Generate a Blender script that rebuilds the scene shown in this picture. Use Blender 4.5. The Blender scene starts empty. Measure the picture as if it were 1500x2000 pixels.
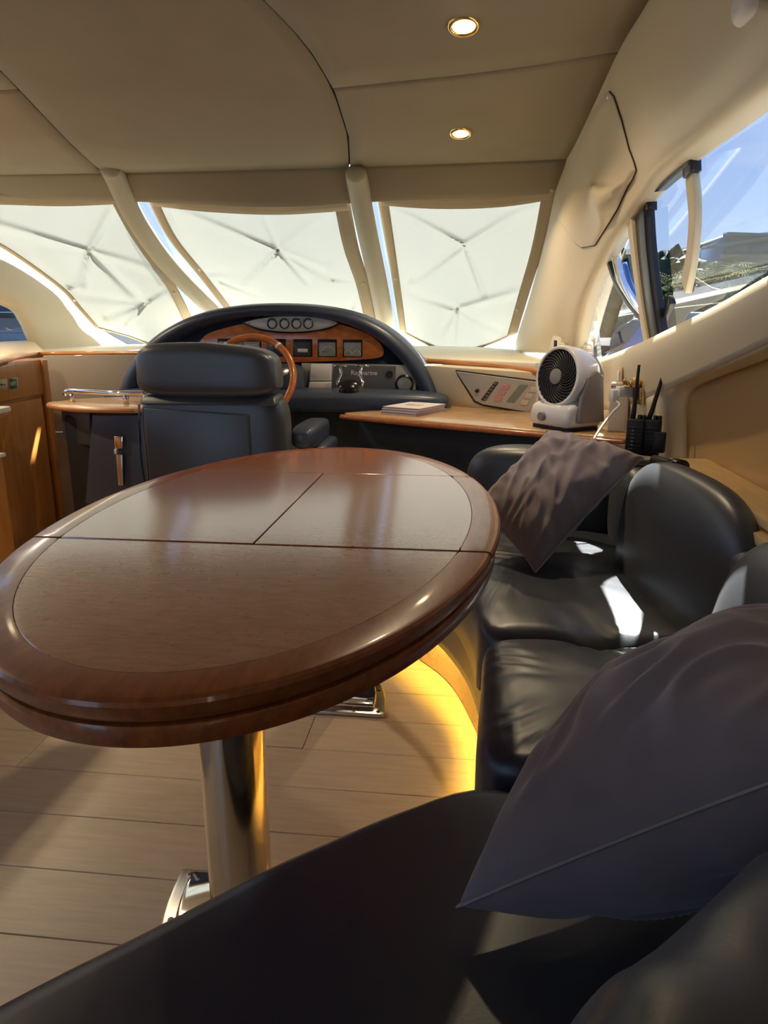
import bpy, bmesh, math, random
from mathutils import Vector, Matrix, noise
random.seed(7)
scene = bpy.context.scene
COL = scene.collection
# ------------------------------------------------------------------ camera, sky, sun, exposure
FPX, PITCH, YAW, CH = 1390.0, math.radians(14.5), math.radians(6.5), 1.07
cam_d = bpy.data.cameras.new('camera'); cam = bpy.data.objects.new('camera', cam_d); COL.objects.link(cam)
cam_d.sensor_fit = 'VERTICAL'; cam_d.sensor_height = 36.0; cam_d.lens = FPX / 2000 * 36.0
cam_d.clip_start = 0.02; cam_d.clip_end = 600
cam.location = (0, 0, CH); cam.rotation_euler = (math.pi / 2 - PITCH, 0, YAW)
scene.camera = cam
vs = scene.view_settings
vs.view_transform = 'Standard'; vs.look = 'None'; vs.gamma = 1.0; vs.use_curve_mapping = False
vs.exposure = 1.3
SUN_DIR = Vector((0.212, 0.70, 1.0)).normalized()      # towards the sun
SUN_E, SKY_E = 17.0, 0.74
w = bpy.data.worlds.new('sky'); scene.world = w; w.use_nodes = True
nt = w.node_tree; nt.nodes.clear()
def wn(t, **k):
    n = nt.nodes.new(t)
    for a, b in k.items(): setattr(n, a, b)
    return n
out = wn('ShaderNodeOutputWorld'); bg = wn('ShaderNodeBackground'); tc = wn('ShaderNodeTexCoord')
sep = wn('ShaderNodeSeparateXYZ'); ramp = wn('ShaderNodeValToRGB'); mixc = wn('ShaderNodeMix', data_type='RGBA')
nz = wn('ShaderNodeTexNoise'); mp = wn('ShaderNodeMapping'); cr = wn('ShaderNodeValToRGB')
L = nt.links.new
L(tc.outputs['Generated'], sep.inputs[0]); L(sep.outputs['Z'], ramp.inputs[0])
e = ramp.color_ramp.elements
e[0].position = 0.0; e[0].color = (0.62, 0.78, 1.0, 1); e[1].position = 0.55; e[1].color = (0.24, 0.42, 0.92, 1)
x_ = e.new(0.2); x_.color = (0.40, 0.58, 0.98, 1)
mp.inputs['Scale'].default_value = (2.2, 2.2, 6.0)
L(tc.outputs['Generated'], mp.inputs[0]); L(mp.outputs[0], nz.inputs[0])
nz.inputs['Scale'].default_value = 1.6; nz.inputs['Detail'].default_value = 6
cr.color_ramp.elements[0].position = 0.52; cr.color_ramp.elements[0].color = (0, 0, 0, 1)
cr.color_ramp.elements[1].position = 0.75; cr.color_ramp.elements[1].color = (0.75, 0.75, 0.75, 1)
L(nz.outputs[0], cr.inputs[0]); L(cr.outputs[0], mixc.inputs[0])
L(ramp.outputs[0], mixc.inputs[6]); mixc.inputs[7].default_value = (0.85, 0.9, 1.0, 1)
L(mixc.outputs[2], bg.inputs[0]); bg.inputs[1].default_value = SKY_E; L(bg.outputs[0], out.inputs[0])
sd = bpy.data.lights.new('sun', 'SUN'); sd.energy = SUN_E; sd.angle = math.radians(0.6); sd.color = (1.0, 0.95, 0.87)
sun = bpy.data.objects.new('sun', sd); COL.objects.link(sun)
sun.rotation_euler = SUN_DIR.to_track_quat('Z', 'Y').to_euler()
sun.location = (3, 8, 12)

# ------------------------------------------------------------------ pixel -> place in the boat
_s, _c, _sa, _ca = math.sin(PITCH), math.cos(PITCH), math.sin(YAW), math.cos(YAW)
CAM = Vector((0, 0, CH))
def ray(x, y):
    u = x - 750; v = y - 1000; dy = FPX * _c - v * _s
    return Vector((u * _ca - dy * _sa, u * _sa + dy * _ca, -(v * _c + FPX * _s)))
def P(x, y, Y): d = ray(x, y); return CAM + d * (Y / d.y)
def PZ(x, y, z): d = ray(x, y); return CAM + d * ((z - CH) / d.z)
def PX(x, y, X): d = ray(x, y); return CAM + d * (X / d.x)
def lerp(a, b, t): return a + (b - a) * t
def smooth(t): t = max(0., min(1., t)); return t * t * (3 - 2 * t)
def pw(tab, t):
    if t <= tab[0][0]: return tab[0][1]
    for (a, b), (c, d) in zip(tab, tab[1:]):
        if t <= c: return lerp(b, d, (t - a) / (c - a))
    return tab[-1][1]
XW = [(-1, .66), (1.2, .64), (1.9, .62), (2.4, .585), (2.7, .54), (3.0, .485), (3.8, .40), (4.5, .30), (5.2, .2)]
def wall_x(Y, z): return pw(XW, Y) - .13 * (z - 1.0)
def PW(x, y, off=0.0):
    d = ray(x, y); lo, hi = 0.2, 9.0
    for _ in range(40):
        m = (lo + hi) / 2; p = CAM + d * (m / d.y)
        if p.x < wall_x(p.y, p.z) + off: lo = m
        else: hi = m
    return CAM + d * (lo / d.y)

# ------------------------------------------------------------------ materials
MATS = {}
def mat(name, col, rough=.5, metal=0., coat=0., bump=None, wood=None, spec=.5, emit=None, trans=0., sheen=0., vary=0., speck=None, coat_r=.08):
    m = bpy.data.materials.new(name); m.use_nodes = True; n = m.node_tree; b = n.nodes['Principled BSDF']; l = n.links.new
    b.inputs['Base Color'].default_value = (*col, 1); b.inputs['Roughness'].default_value = rough
    b.inputs['Metallic'].default_value = metal; b.inputs['Coat Weight'].default_value = coat; b.inputs['Coat Roughness'].default_value = coat_r
    b.inputs['Specular IOR Level'].default_value = spec; b.inputs['Sheen Weight'].default_value = sheen
    tcn = n.nodes.new('ShaderNodeTexCoord'); src = None
    if wood:   # (scale xyz, dark colour, strength)
        mpn = n.nodes.new('ShaderNodeMapping'); mpn.inputs['Scale'].default_value = wood[0]; l(tcn.outputs['Object'], mpn.inputs[0])
        nn = n.nodes.new('ShaderNodeTexNoise'); nn.inputs['Scale'].default_value = 1; nn.inputs['Detail'].default_value = 8; nn.inputs['Roughness'].default_value = .65
        l(mpn.outputs[0], nn.inputs[0]); r = n.nodes.new('ShaderNodeValToRGB')
        r.color_ramp.elements[0].position = .35; r.color_ramp.elements[1].position = .68
        r.color_ramp.elements[0].color = (*wood[1], 1); r.color_ramp.elements[1].color = (*col, 1)
        l(nn.outputs[0], r.inputs[0]); src = r.outputs[0]
    if vary:
        oi = n.nodes.new('ShaderNodeObjectInfo'); mr = n.nodes.new('ShaderNodeMapRange'); l(oi.outputs['Random'], mr.inputs[0])
        mr.inputs[3].default_value = 1 - vary; mr.inputs[4].default_value = 1 + vary
        hv = n.nodes.new('ShaderNodeHueSaturation'); l(mr.outputs[0], hv.inputs['Value'])
        if src: l(src, hv.inputs['Color'])
        else: hv.inputs['Color'].default_value = (*col, 1)
        src = hv.outputs[0]
    if speck:  # (scale, colour, threshold)
        nn = n.nodes.new('ShaderNodeTexNoise'); nn.inputs['Scale'].default_value = speck[0]; nn.inputs['Detail'].default_value = 5; l(tcn.outputs['Object'], nn.inputs[0])
        r = n.nodes.new('ShaderNodeValToRGB'); r.color_ramp.elements[0].position = speck[2]; r.color_ramp.elements[1].position = min(1, speck[2] + .25)
        l(nn.outputs[0], r.inputs[0]); mx = n.nodes.new('ShaderNodeMix'); mx.data_type = 'RGBA'; l(r.outputs[0], mx.inputs[0])
        if src: l(src, mx.inputs[6])
        else: mx.inputs[6].default_value = (*col, 1)
        mx.inputs[7].default_value = (*speck[1], 1); src = mx.outputs[2]
    if src: l(src, b.inputs['Base Color'])
    if bump:   # (scale, strength, distance[, stretch])
        nn = n.nodes.new('ShaderNodeTexNoise'); nn.inputs['Scale'].default_value = bump[0]; nn.inputs['Detail'].default_value = 4
        if len(bump) > 3:
            mpn = n.nodes.new('ShaderNodeMapping'); mpn.inputs['Scale'].default_value = bump[3]; l(tcn.outputs['Object'], mpn.inputs[0]); l(mpn.outputs[0], nn.inputs[0])
        else: l(tcn.outputs['Object'], nn.inputs[0])
        bn = n.nodes.new('ShaderNodeBump'); bn.inputs['Strength'].default_value = bump[1]; bn.inputs['Distance'].default_value = bump[2]
        l(nn.outputs[0], bn.inputs['Height']); l(bn.outputs[0], b.inputs['Normal'])
    if emit: b.inputs['Emission Color'].default_value = (*emit[0], 1); b.inputs['Emission Strength'].default_value = emit[1]
    MATS[name] = m; return m
mat('suede', (.305, .255, .185), .9, bump=(900, .15, .002), speck=(2.5, (.275, .225, .162), .5), spec=.2)
mat('fascia', (.29, .235, .165), .9, bump=(900, .15, .002), spec=.2)
mat('cream', (.70, .60, .42), .45, bump=(500, .08, .001), speck=(1.7, (.66, .56, .40), .5))
mat('cream_dash', (.82, .78, .62), .5)
mat('tan', (.52, .325, .13), .6, bump=(600, .1, .001), speck=(3, (.55, .31, .13), .5))
mat('post', (.40, .345, .25), .6)
mat('seam', (.05, .035, .02), .9)
mat('leather', (.026, .034, .050), .38, bump=(260, .12, .001), spec=.9, sheen=.10)
mat('leather_navy', (.046, .062, .10), .36, bump=(260, .10, .001), spec=.55)
mat('black', (.010, .010, .011), .6)
mat('black_gloss', (.012, .012, .014), .2)
mat('frame_black', (.012, .012, .016), .3)
mat('veneer', (.58, .215, .085), .25, coat=1, wood=((26, 150, 30), (.42, .145, .055), 1), speck=(120, (.20, .076, .03), .58), coat_r=.13)
MATS['veneer'].node_tree.nodes['Principled BSDF'].inputs['Coat IOR'].default_value = 2.05
mat('band', (.50, .15, .040), .3, coat=.5, wood=((60, 14, 60), (.30, .085, .024), 1), coat_r=.08)
mat('cherry', (.60, .27, .08), .3, coat=.3, wood=((8, 8, 60), (.46, .18, .05), 1))
mat('cherry_v', (.64, .28, .065), .35, coat=.3, wood=((50, 50, 4), (.50, .20, .042), 1))
mat('burl', (.66, .22, .05), .22, coat=.5, wood=((14, 14, 30), (.42, .11, .02), 1))
mat('oak', (.62, .40, .20), .25, coat=.4, wood=((14, 60, 14), (.50, .29, .13), 1))
mat('ledge_wood', (.72, .52, .25), .45, wood=((60, 8, 30), (.62, .43, .2), 1))
mat('plank', (.75, .63, .46), .38, wood=((6, 70, 30), (.63, .52, .375), 1), vary=.03)
mat('floor_gap', (.46, .37, .26), .8)
mat('grey_fabric', (.36, .31, .26), .95, bump=(700, .3, .002))
mat('weave', (.70, .55, .30), .8)
mat('chrome', (.85, .85, .85), .06, metal=1.)
mat('steel', (.62, .62, .60), .28, metal=1.)
mat('gold', (.85, .60, .22), .16, metal=1.)
mat('column_metal', (.80, .72, .58), .13, metal=1.)
mat('silver', (.50, .49, .46), .4, metal=.3)
mat('panel_grey', (.14, .14, .145), .35)
mat('panel_light', (.48, .48, .44), .4, metal=.15)
mat('dial', (.30, .31, .28), .25, speck=(260, (.08, .08, .08), .55))
mat('dial_dark', (.05, .05, .05), .25, speck=(260, (.4, .4, .38), .62))
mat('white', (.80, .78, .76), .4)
mat('white_gloss', (.80, .79, .78), .25, coat=.3)
mat('grey_plastic', (.26, .24, .24), .45)
mat('grille_dark', (.055, .05, .05), .35)
mat('reflection_cream', (.24, .20, .135), .5)  # body colour of the vent reflection that is built as a solid
mat('grey_beige', (.62, .55, .48), .5)
mat('paper', (.74, .70, .72), .7)
mat('paper_side', (.60, .52, .54), .8, wood=((4, 4, 900), (.40, .30, .34), 1))
mat('pink', (.62, .28, .28), .4)
mat('lcd', (.20, .24, .22), .2)
mat('green', (.02, .20, .09), .5)
mat('sign', (.55, .56, .42), .5)
mat('pillow', (.29, .235, .25), .85, bump=(800, .25, .0015), sheen=.35, speck=(14, (.24, .195, .21), .5))
mat('pillow_trim', (.40, .35, .32), .85)
mat('band_cloth', (.43, .335, .225), .9, bump=(900, .2, .001))
mat('lamp', (1, .9, .7), .5, emit=((1.0, .80, .48), 9.0))
mat('led', (1, .75, .2), .5, emit=((1.0, .58, .09), 45.0))
mat('blue', (.008, .10, .38), .6)
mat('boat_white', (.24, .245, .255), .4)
mat('boat_grey', (.075, .08, .10), .5)
mat('boat_dark', (.03, .035, .05), .2)
mat('glass_blue', (.02, .075, .17), .4, spec=.3)
mat('slab', (.06, .085, .115), .7)
mat('roof_grey', (.07, .095, .10), .7)
mat('leaf', (.075, .105, .035), .8, speck=(1.5, (.12, .125, .05), .5), spec=.05)
mat('leaf_dark', (.012, .03, .014), .7, speck=(2, (.03, .05, .022), .5))
mat('trunk', (.16, .11, .07), .9)
mat('water', (.03, .08, .10), .12, bump=(1.2, .4, .1))
mat('stone', (.07, .07, .07), .9)
def special():
    m = bpy.data.materials.new('cover_cloth'); m.use_nodes = True; n = m.node_tree; n.nodes.clear(); l = n.links.new
    o = n.nodes.new('ShaderNodeOutputMaterial'); d = n.nodes.new('ShaderNodeBsdfDiffuse'); t = n.nodes.new('ShaderNodeBsdfTranslucent'); mx = n.nodes.new('ShaderNodeMixShader')
    d.inputs[0].default_value = (.80, .77, .68, 1); t.inputs[0].default_value = (.128, .135, .124, 1); mx.inputs[0].default_value = .5
    nn = n.nodes.new('ShaderNodeTexNoise'); nn.inputs['Scale'].default_value = 700; bn = n.nodes.new('ShaderNodeBump'); bn.inputs['Strength'].default_value = .15; bn.inputs['Distance'].default_value = .001
    l(nn.outputs[0], bn.inputs['Height']); l(bn.outputs[0], d.inputs['Normal']); l(bn.outputs[0], t.inputs['Normal'])
    l(d.outputs[0], mx.inputs[1]); l(t.outputs[0], mx.inputs[2]); l(mx.outputs[0], o.inputs[0]); MATS['cover_cloth'] = m
    for nm, tint, ior in (('glass', (.58, .61, .63), .75), ('glass_clear', (.70, .74, .76), .5)):
        m = bpy.data.materials.new(nm); m.use_nodes = True; n = m.node_tree; n.nodes.clear(); l = n.links.new
        o = n.nodes.new('ShaderNodeOutputMaterial'); a = n.nodes.new('ShaderNodeBsdfTransparent'); g = n.nodes.new('ShaderNodeBsdfGlossy'); mx = n.nodes.new('ShaderNodeMixShader'); f = n.nodes.new('ShaderNodeLayerWeight'); pwn = n.nodes.new('ShaderNodeMath'); pwn.operation = 'POWER'; pwn.inputs[1].default_value = 3.2; ml = n.nodes.new('ShaderNodeMath'); ml.operation = 'MULTIPLY_ADD'; ml.inputs[1].default_value = ior; ml.inputs[2].default_value = .05
        a.inputs[0].default_value = (*tint, 1); g.inputs['Roughness'].default_value = .02; f.inputs[0].default_value = .5
        l(f.outputs['Facing'], pwn.inputs[0]); l(pwn.outputs[0], ml.inputs[0]); l(ml.outputs[0], mx.inputs[0]); l(a.outputs[0], mx.inputs[1]); l(g.outputs[0], mx.inputs[2]); l(mx.outputs[0], o.inputs[0]); MATS[nm] = m
special()

# ------------------------------------------------------------------ mesh helpers
WM = {}
def reg(o, par, world):
    WM[o.name] = world
    if par is not None:
        o.parent = par; o.matrix_parent_inverse = WM[par.name].inverted()
def thing(name, loc, label=None, cat=None, group=None, kind=None):
    o = bpy.data.objects.new(name, None); COL.objects.link(o); o.location = loc; o.empty_display_size = .05
    reg(o, None, Matrix.Translation(loc)); tag(o, label, cat, group, kind); return o
def tag(o, label=None, cat=None, group=None, kind=None):
    for k, v in (('label', label), ('category', cat), ('group', group), ('kind', kind)):
        if v: o[k] = v
    return o
def mesh(name, V, Fc, m, par=None, smooth_=True, bevel=0, solid=0, sub=0, seg=2, fix=True):
    me = bpy.data.meshes.new(name); me.from_pydata([tuple(v) for v in V], [], [tuple(f) for f in Fc])
    bm = bmesh.new(); bm.from_mesh(me)
    if fix: bmesh.ops.recalc_face_normals(bm, faces=bm.faces)
    if bevel:
        ed = [e_ for e_ in bm.edges if len(e_.link_faces) == 2 and e_.calc_face_angle(0) > .5]
        bmesh.ops.bevel(bm, geom=ed, offset=bevel, segments=seg, profile=.5, affect='EDGES', clamp_overlap=True)
    for f in bm.faces: f.smooth = smooth_
    bm.to_mesh(me); bm.free(); me.update()
    if smooth_ and bevel:
        try: me.set_sharp_from_angle(angle=math.radians(40))
        except Exception: pass
    me.materials.append(MATS[m])
    o = bpy.data.objects.new(name, me); COL.objects.link(o); reg(o, par, Matrix.Identity(4))
    if solid:
        md = o.modifiers.new('solid', 'SOLIDIFY'); md.thickness = solid; md.offset = 0
    if sub:
        md = o.modifiers.new('sub', 'SUBSURF'); md.levels = sub; md.render_levels = sub
    return o
def box(c, s, rz=0.0):
    V = []; R = Matrix.Rotation(rz, 3, 'Z')
    for sx in (-1, 1):
        for sy in (-1, 1):
            for sz in (-1, 1): V.append(Vector(c) + R @ Vector((sx * s[0] / 2, sy * s[1] / 2, sz * s[2] / 2)))
    return V, [(0, 1, 3, 2), (4, 6, 7, 5), (0, 4, 5, 1), (2, 3, 7, 6), (0, 2, 6, 4), (1, 5, 7, 3)]
def bx(name, c, s, m, par=None, rz=0., bevel=.004, seg=2): V, Fc = box(c, s, rz); return mesh(name, V, Fc, m, par, True, bevel, seg=seg)
def prism(pts, ext):
    n = len(pts); ext = Vector(ext); V = [Vector(p) for p in pts] + [Vector(p) + ext for p in pts]
    return V, [tuple(range(n - 1, -1, -1)), tuple(range(n, 2 * n))] + [(i, (i + 1) % n, n + (i + 1) % n, n + i) for i in range(n)]
def pr(name, pts, ext, m, par=None, bevel=.003, seg=2): V, Fc = prism(pts, ext); return mesh(name, V, Fc, m, par, True, bevel, seg=seg)
def lathe(prof, M, n=24, a0=0, a1=2 * math.pi, cap=(True, True)):
    V = []; Fc = []; k = len(prof)
    for i in range(n):
        a = a0 + (a1 - a0) * i / n
        for r, z in prof: V.append(M @ Vector((r * math.cos(a), r * math.sin(a), z)))
    for i in range(n):
        j = (i + 1) % n
        for q in range(k - 1): Fc.append((i * k + q, j * k + q, j * k + q + 1, i * k + q + 1))
    V.append(M @ Vector((0, 0, prof[0][1]))); V.append(M @ Vector((0, 0, prof[-1][1])))
    for i in range(n):
        j = (i + 1) % n
        if cap[0]: Fc.append((len(V) - 2, j * k, i * k))
        if cap[1]: Fc.append((len(V) - 1, i * k + k - 1, j * k + k - 1))
    return V, Fc
def frame(o, zdir, up=(0, 0, 1)):
    z = Vector(zdir).normalized(); x = Vector(up).cross(z)
    if x.length < 1e-4: x = Vector((1, 0, 0))
    x.normalize(); y = z.cross(x)
    M = Matrix((x, y, z)).transposed().to_4x4(); M.translation = Vector(o); return M
def lt(name, prof, M, m, par=None, n=24, sharp=True, cap=(True, True)):
    V, Fc = lathe(prof, M, n, cap=cap); o = mesh(name, V, Fc, m, par)
    if sharp:
        try: o.data.set_sharp_from_angle(angle=math.radians(35))
        except Exception: pass
    return o
def disc(name, c, nrm, r, h, m, par=None, n=20): return lt(name, [(r, 0), (r, h * .8), (r * .92, h)], frame(c, nrm), m, par, n)
def crom(pts, n):
    pts = [Vector(p) for p in pts]; res = []; k = len(pts) - 1
    for i in range(n + 1):
        t = i / n * k; j = min(int(t), k - 1); f = t - j
        p0 = pts[max(j - 1, 0)] if j > 0 else pts[0] * 2 - pts[1]
        p1, p2 = pts[j], pts[j + 1]; p3 = pts[j + 2] if j + 2 <= k else p2 * 2 - p1
        res.append(.5 * ((2 * p1) + (p2 - p0) * f + (2 * p0 - 5 * p1 + 4 * p2 - p3) * f * f + (3 * p1 - p0 - 3 * p2 + p3) * f ** 3))
    return res
def tube(path, rad, n=10, closed=False, flat=1.0, up=(0, 0, 1)):
    V = []; Fc = []; k = len(path); path = [Vector(p) for p in path]
    for i, p in enumerate(path):
        a = path[i - 1] if (i > 0 or closed) else p; b = path[(i + 1) % k] if (i < k - 1 or closed) else p
        t = (b - a).normalized(); x = t.cross(Vector(up))
        if x.length < 1e-3: x = t.cross(Vector((0, 1, 0)))
        x.normalize(); y = x.cross(t); r = rad[i] if isinstance(rad, (list, tuple)) else rad
        for q in range(n):
            an = 2 * math.pi * q / n; V.append(p + x * (r * math.cos(an)) + y * (r * flat * math.sin(an)))
    for i in range(k if closed else k - 1):
        j = (i + 1) % k
        for q in range(n): Fc.append((i * n + q, i * n + (q + 1) % n, j * n + (q + 1) % n, j * n + q))
    if not closed: Fc.append(tuple(range(n - 1, -1, -1))); Fc.append(tuple((k - 1) * n + q for q in range(n)))
    return V, Fc
def tb(name, path, rad, m, par=None, n=10, closed=False, flat=1.0, up=(0, 0, 1)):
    V, Fc = tube(path, rad, n, closed, flat, up); return mesh(name, V, Fc, m, par)
def patch(rows, nu, nv):
    """Catmull-Rom surface through a control grid (rows of equal length)"""
    A = [crom(r, nu) for r in rows]
    cols = [crom([A[j][i] for j in range(len(A))], nv) for i in range(nu + 1)]
    V = [cols[i][j] for j in range(nv + 1) for i in range(nu + 1)]; k = nu + 1
    return V, [(j * k + i, j * k + i + 1, (j + 1) * k + i + 1, (j + 1) * k + i) for j in range(nv) for i in range(nu)]
def pt(name, rows, m, par=None, nu=24, nv=12, solid=.02): V, Fc = patch(rows, nu, nv); return mesh(name, V, Fc, m, par, solid=solid)
def sgn(x, e_): return math.copysign(abs(x) ** e_, x)
def sbox(c, h, e1=.4, e2=.4, R=None, nu=40, nv=20, amp=0., fr=6., fn=None):
    """soft-cornered pad: superquadric with half sizes h"""
    V = []; Fc = []; R = R or Matrix.Identity(3); c = Vector(c)
    for j in range(nv + 1):
        ph = -math.pi / 2 + math.pi * j / nv
        for i in range(nu):
            th = 2 * math.pi * i / nu
            q = Vector((sgn(math.cos(ph), e1) * sgn(math.cos(th), e2), sgn(math.cos(ph), e1) * sgn(math.sin(th), e2), sgn(math.sin(ph), e1)))
            q = Vector((q.x * h[0], q.y * h[1], q.z * h[2]))
            if fn: q = fn(q)
            p = c + R @ q
            if amp: p = p + (p - c).normalized() * amp * noise.noise(p * fr)
            V.append(p)
    for j in range(nv):
        for i in range(nu): Fc.append((j * nu + i, j * nu + (i + 1) % nu, (j + 1) * nu + (i + 1) % nu, (j + 1) * nu + i))
    return V, Fc
def sb(name, c, h, m, par=None, **k): V, Fc = sbox(c, h, **k); return mesh(name, V, Fc, m, par)
def RZ(a): return Matrix.Rotation(math.radians(a), 3, 'Z')
def pad(outline, z0, z1, r, dome=.02, amp=.004, n=96, fr=5., smooth_out=True, wr=None):
    """upholstered slab on a plan outline, rounded top edge and domed top"""
    pts = [Vector((a, b, 0)) for a, b in outline]
    per = []
    k = len(pts)
    for i in range(k):   # resample with rounded corners
        a, b, c_ = pts[i - 1], pts[i], pts[(i + 1) % k]; rc = min(r * 1.3, (a - b).length * .45, (c_ - b).length * .45)
        s_, e_ = b + (a - b).normalized() * rc, b + (c_ - b).normalized() * rc
        for t in (0, .25, .5, .75, 1): per.append(s_ * (1 - t) ** 2 + b * 2 * t * (1 - t) + e_ * t * t)
    ln = [0]
    for i in range(len(per)): ln.append(ln[-1] + (per[(i + 1) % len(per)] - per[i]).length)
    res = []
    for q in range(n):
        d = ln[-1] * q / n
        for i in range(len(per)):
            if ln[i] <= d <= ln[i + 1]:
                f = (d - ln[i]) / max(1e-9, ln[i + 1] - ln[i]); res.append(per[i].lerp(per[(i + 1) % len(per)], f)); break
    per = res; n = len(per)
    cen = sum(per, Vector()) / n
    rings = [(0, z0), (0, (z0 + z1 - r) / 2)]
    for a in range(6): an = a / 5 * math.pi / 2; rings.append((r * (1 - math.cos(an)), z1 - r + r * math.sin(an)))
    V = []
    for off, z in rings:
        for i, p in enumerate(per):
            d = (p - cen); V.append(Vector((*(p - d.normalized() * off).xy, z)))
    N = 12
    for g in range(1, N):
        f = 1 - g / N
        for p in per:
            d = p - cen; q = cen + (d - d.normalized() * r) * f; V.append(Vector((q.x, q.y, z1 + dome * (1 - f ** 2.5))))
    V.append(Vector((cen.x, cen.y, z1 + dome)))
    nr = len(rings) + N - 1; Fc = []
    for j in range(nr - 1):
        for i in range(n): Fc.append((j * n + i, j * n + (i + 1) % n, (j + 1) * n + (i + 1) % n, (j + 1) * n + i))
    for i in range(n): Fc.append(((nr - 1) * n + i, (nr - 1) * n + (i + 1) % n, len(V) - 1))
    Fc.append(tuple(range(n - 1, -1, -1)))
    for i, v in enumerate(V):
        if v.z > z0 + .02:
            d = amp * noise.noise(v * fr) + amp * .4 * noise.noise(v * fr * 3.1)
            if wr: d += wr(v)
            v.z += d
    return V, Fc
def text_mesh(name, s, M, size, m, par, depth=.0006):
    cu = bpy.data.curves.new(name, 'FONT'); cu.body = s; cu.size = size; cu.extrude = depth; cu.align_x = 'CENTER'; cu.align_y = 'CENTER'; cu.offset = size * .012
    to = bpy.data.objects.new(name + '_src', cu); COL.objects.link(to)
    dg = bpy.context.evaluated_depsgraph_get(); me = bpy.data.meshes.new_from_object(to.evaluated_get(dg))
    bpy.data.objects.remove(to); bpy.data.curves.remove(cu)
    me.transform(M); me.materials.clear(); me.materials.append(MATS[m]); me.name = name
    o = bpy.data.objects.new(name, me); COL.objects.link(o); reg(o, par, Matrix.Identity(4)); return o
AFT = Matrix(((1, 0, 0, 0), (0, 0, -1, 0), (0, 1, 0, 0), (0, 0, 0, 1)))   # local xy plane turned to face aft (-Y)
def aft(p): M = AFT.copy(); M.translation = Vector(p); return M

# ================================================================== SETTING
def zc(Y): return 1.92 - .08 * smooth((Y - 2.3) / 1.5)
# ---- floor
fl = thing('floor', (-1, 1, 0), kind='structure')
mesh('floor_base', *box((-1.1, .9, -.034), (4.4, 6.6, .04)), 'floor_gap', fl, False)
pmesh = {}
row = 0; y = .02
while y < 3.6:
    off = [0, 1.3, .6, 1.9][row % 4]; x = -2.4 - off
    while x < .5:
        ln_ = 2.6
        key = 'p'
        if key not in pmesh:
            o = bx('plank', (0, 0, -.007), (ln_ - .0015, .1585, .014), 'plank', fl, bevel=.0012, seg=1); pmesh[key] = o
        else:
            o = bpy.data.objects.new('plank', pmesh[key].data); COL.objects.link(o); reg(o, fl, Matrix.Identity(4))
        o.location = (x + ln_ / 2, y + .08, 0); x += ln_
    y += .16; row += 1
# ---- ceiling panels
ce = thing('ceiling', (-1, 1.5, 1.92), kind='structure')
arcR = [(-1.25, -1.2), (-1.0, .2), (-.74, 1.35), (-.568, 2.137), (-.522, 2.466), (-.505, 2.83), (-.53, 3.3), (-.604, 3.80)]
arcL = [(-1.15, -1.2), (-1.25, .2), (-1.37, 1.5), (-1.48, 2.1), (-1.601, 2.548), (-1.70, 2.95), (-1.79, 3.35), (-1.88, 3.78)]
arcL[0] = (-1.3, -1.2); arcL[1] = (-1.32, .2)
def arcx(arc, Y): return pw([(b, a) for a, b in arc], Y)
sR = [(-.9, 2.86), (-.494, 2.804), (-.048, 2.736), (.20, 2.68), (.457, 2.60), (.8, 2.52)]
def frontY(x): return 3.74 + .07 * (1 - min(1, ((x + 1.2) / 1.7) ** 2))
def seamY(x): return pw(sR, x) if x > -1 else 2.71
G = .0035
def cpanel(name, fx0, fx1, fy0, fy1, m='suede', nu=16, nv=28):
    V = []; Fc = []
    for j in range(nv + 1):
        for i in range(nu + 1):
            u, v = i / nu, j / nv
            # iterate to settle x and y limits that depend on each other
            yy = lerp(fy0(-.5 if fx1 is not None else 0), fy1(-.5), v)
            for _ in range(6):
                xx = lerp(fx0(yy), fx1(yy), u); yy = lerp(fy0(xx), fy1(xx), v)
            V.append((xx, yy, zc(yy)))
    k = nu + 1
    for j in range(nv):
        for i in range(nu): Fc.append((j * k + i, j * k + i + 1, (j + 1) * k + i + 1, (j + 1) * k + i))
    o = mesh(name, V, Fc, m, ce); md = o.modifiers.new('solid', 'SOLIDIFY'); md.thickness = .012; md.offset = 1 if o.data.polygons[0].normal.z > 0 else -1
    return o
cpanel('panel', lambda y: arcx(arcL, y) + G, lambda y: arcx(arcR, y) - G, lambda x: -1.2, lambda x: frontY(x))
cpanel('panel', lambda y: arcx(arcR, y) + G, lambda y: .456, lambda x: seamY(x) + G, lambda x: frontY(x))
cpanel('panel', lambda y: arcx(arcR, y) + G, lambda y: .456, lambda x: -1.2, lambda x: seamY(x) - G)
cpanel('panel', lambda y: -3.0, lambda y: arcx(arcL, y) - G, lambda x: 2.71 + G, lambda x: frontY(x))
cpanel('panel', lambda y: -3.0, lambda y: arcx(arcL, y) - G, lambda x: -1.2, lambda x: 2.71 - G)
V, Fc = [], []
for j in range(31):
    y = -1.25 + 5.05 * j / 30
    V += [(-3.1, y, zc(y) + .014), (.475, y, zc(y) + .014)]
Fc = [(2 * j, 2 * j + 1, 2 * j + 3, 2 * j + 2) for j in range(30)]
mesh('backing', V, Fc, 'seam', ce, False)
bx('roof_shell', (.56, .28, 2.0), (.34, 3.26, .06), 'white', ce)
bx('roof_shell', (-1.32, 1.25, 2.0), (3.6, 5.2, .06), 'white', ce)
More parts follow.
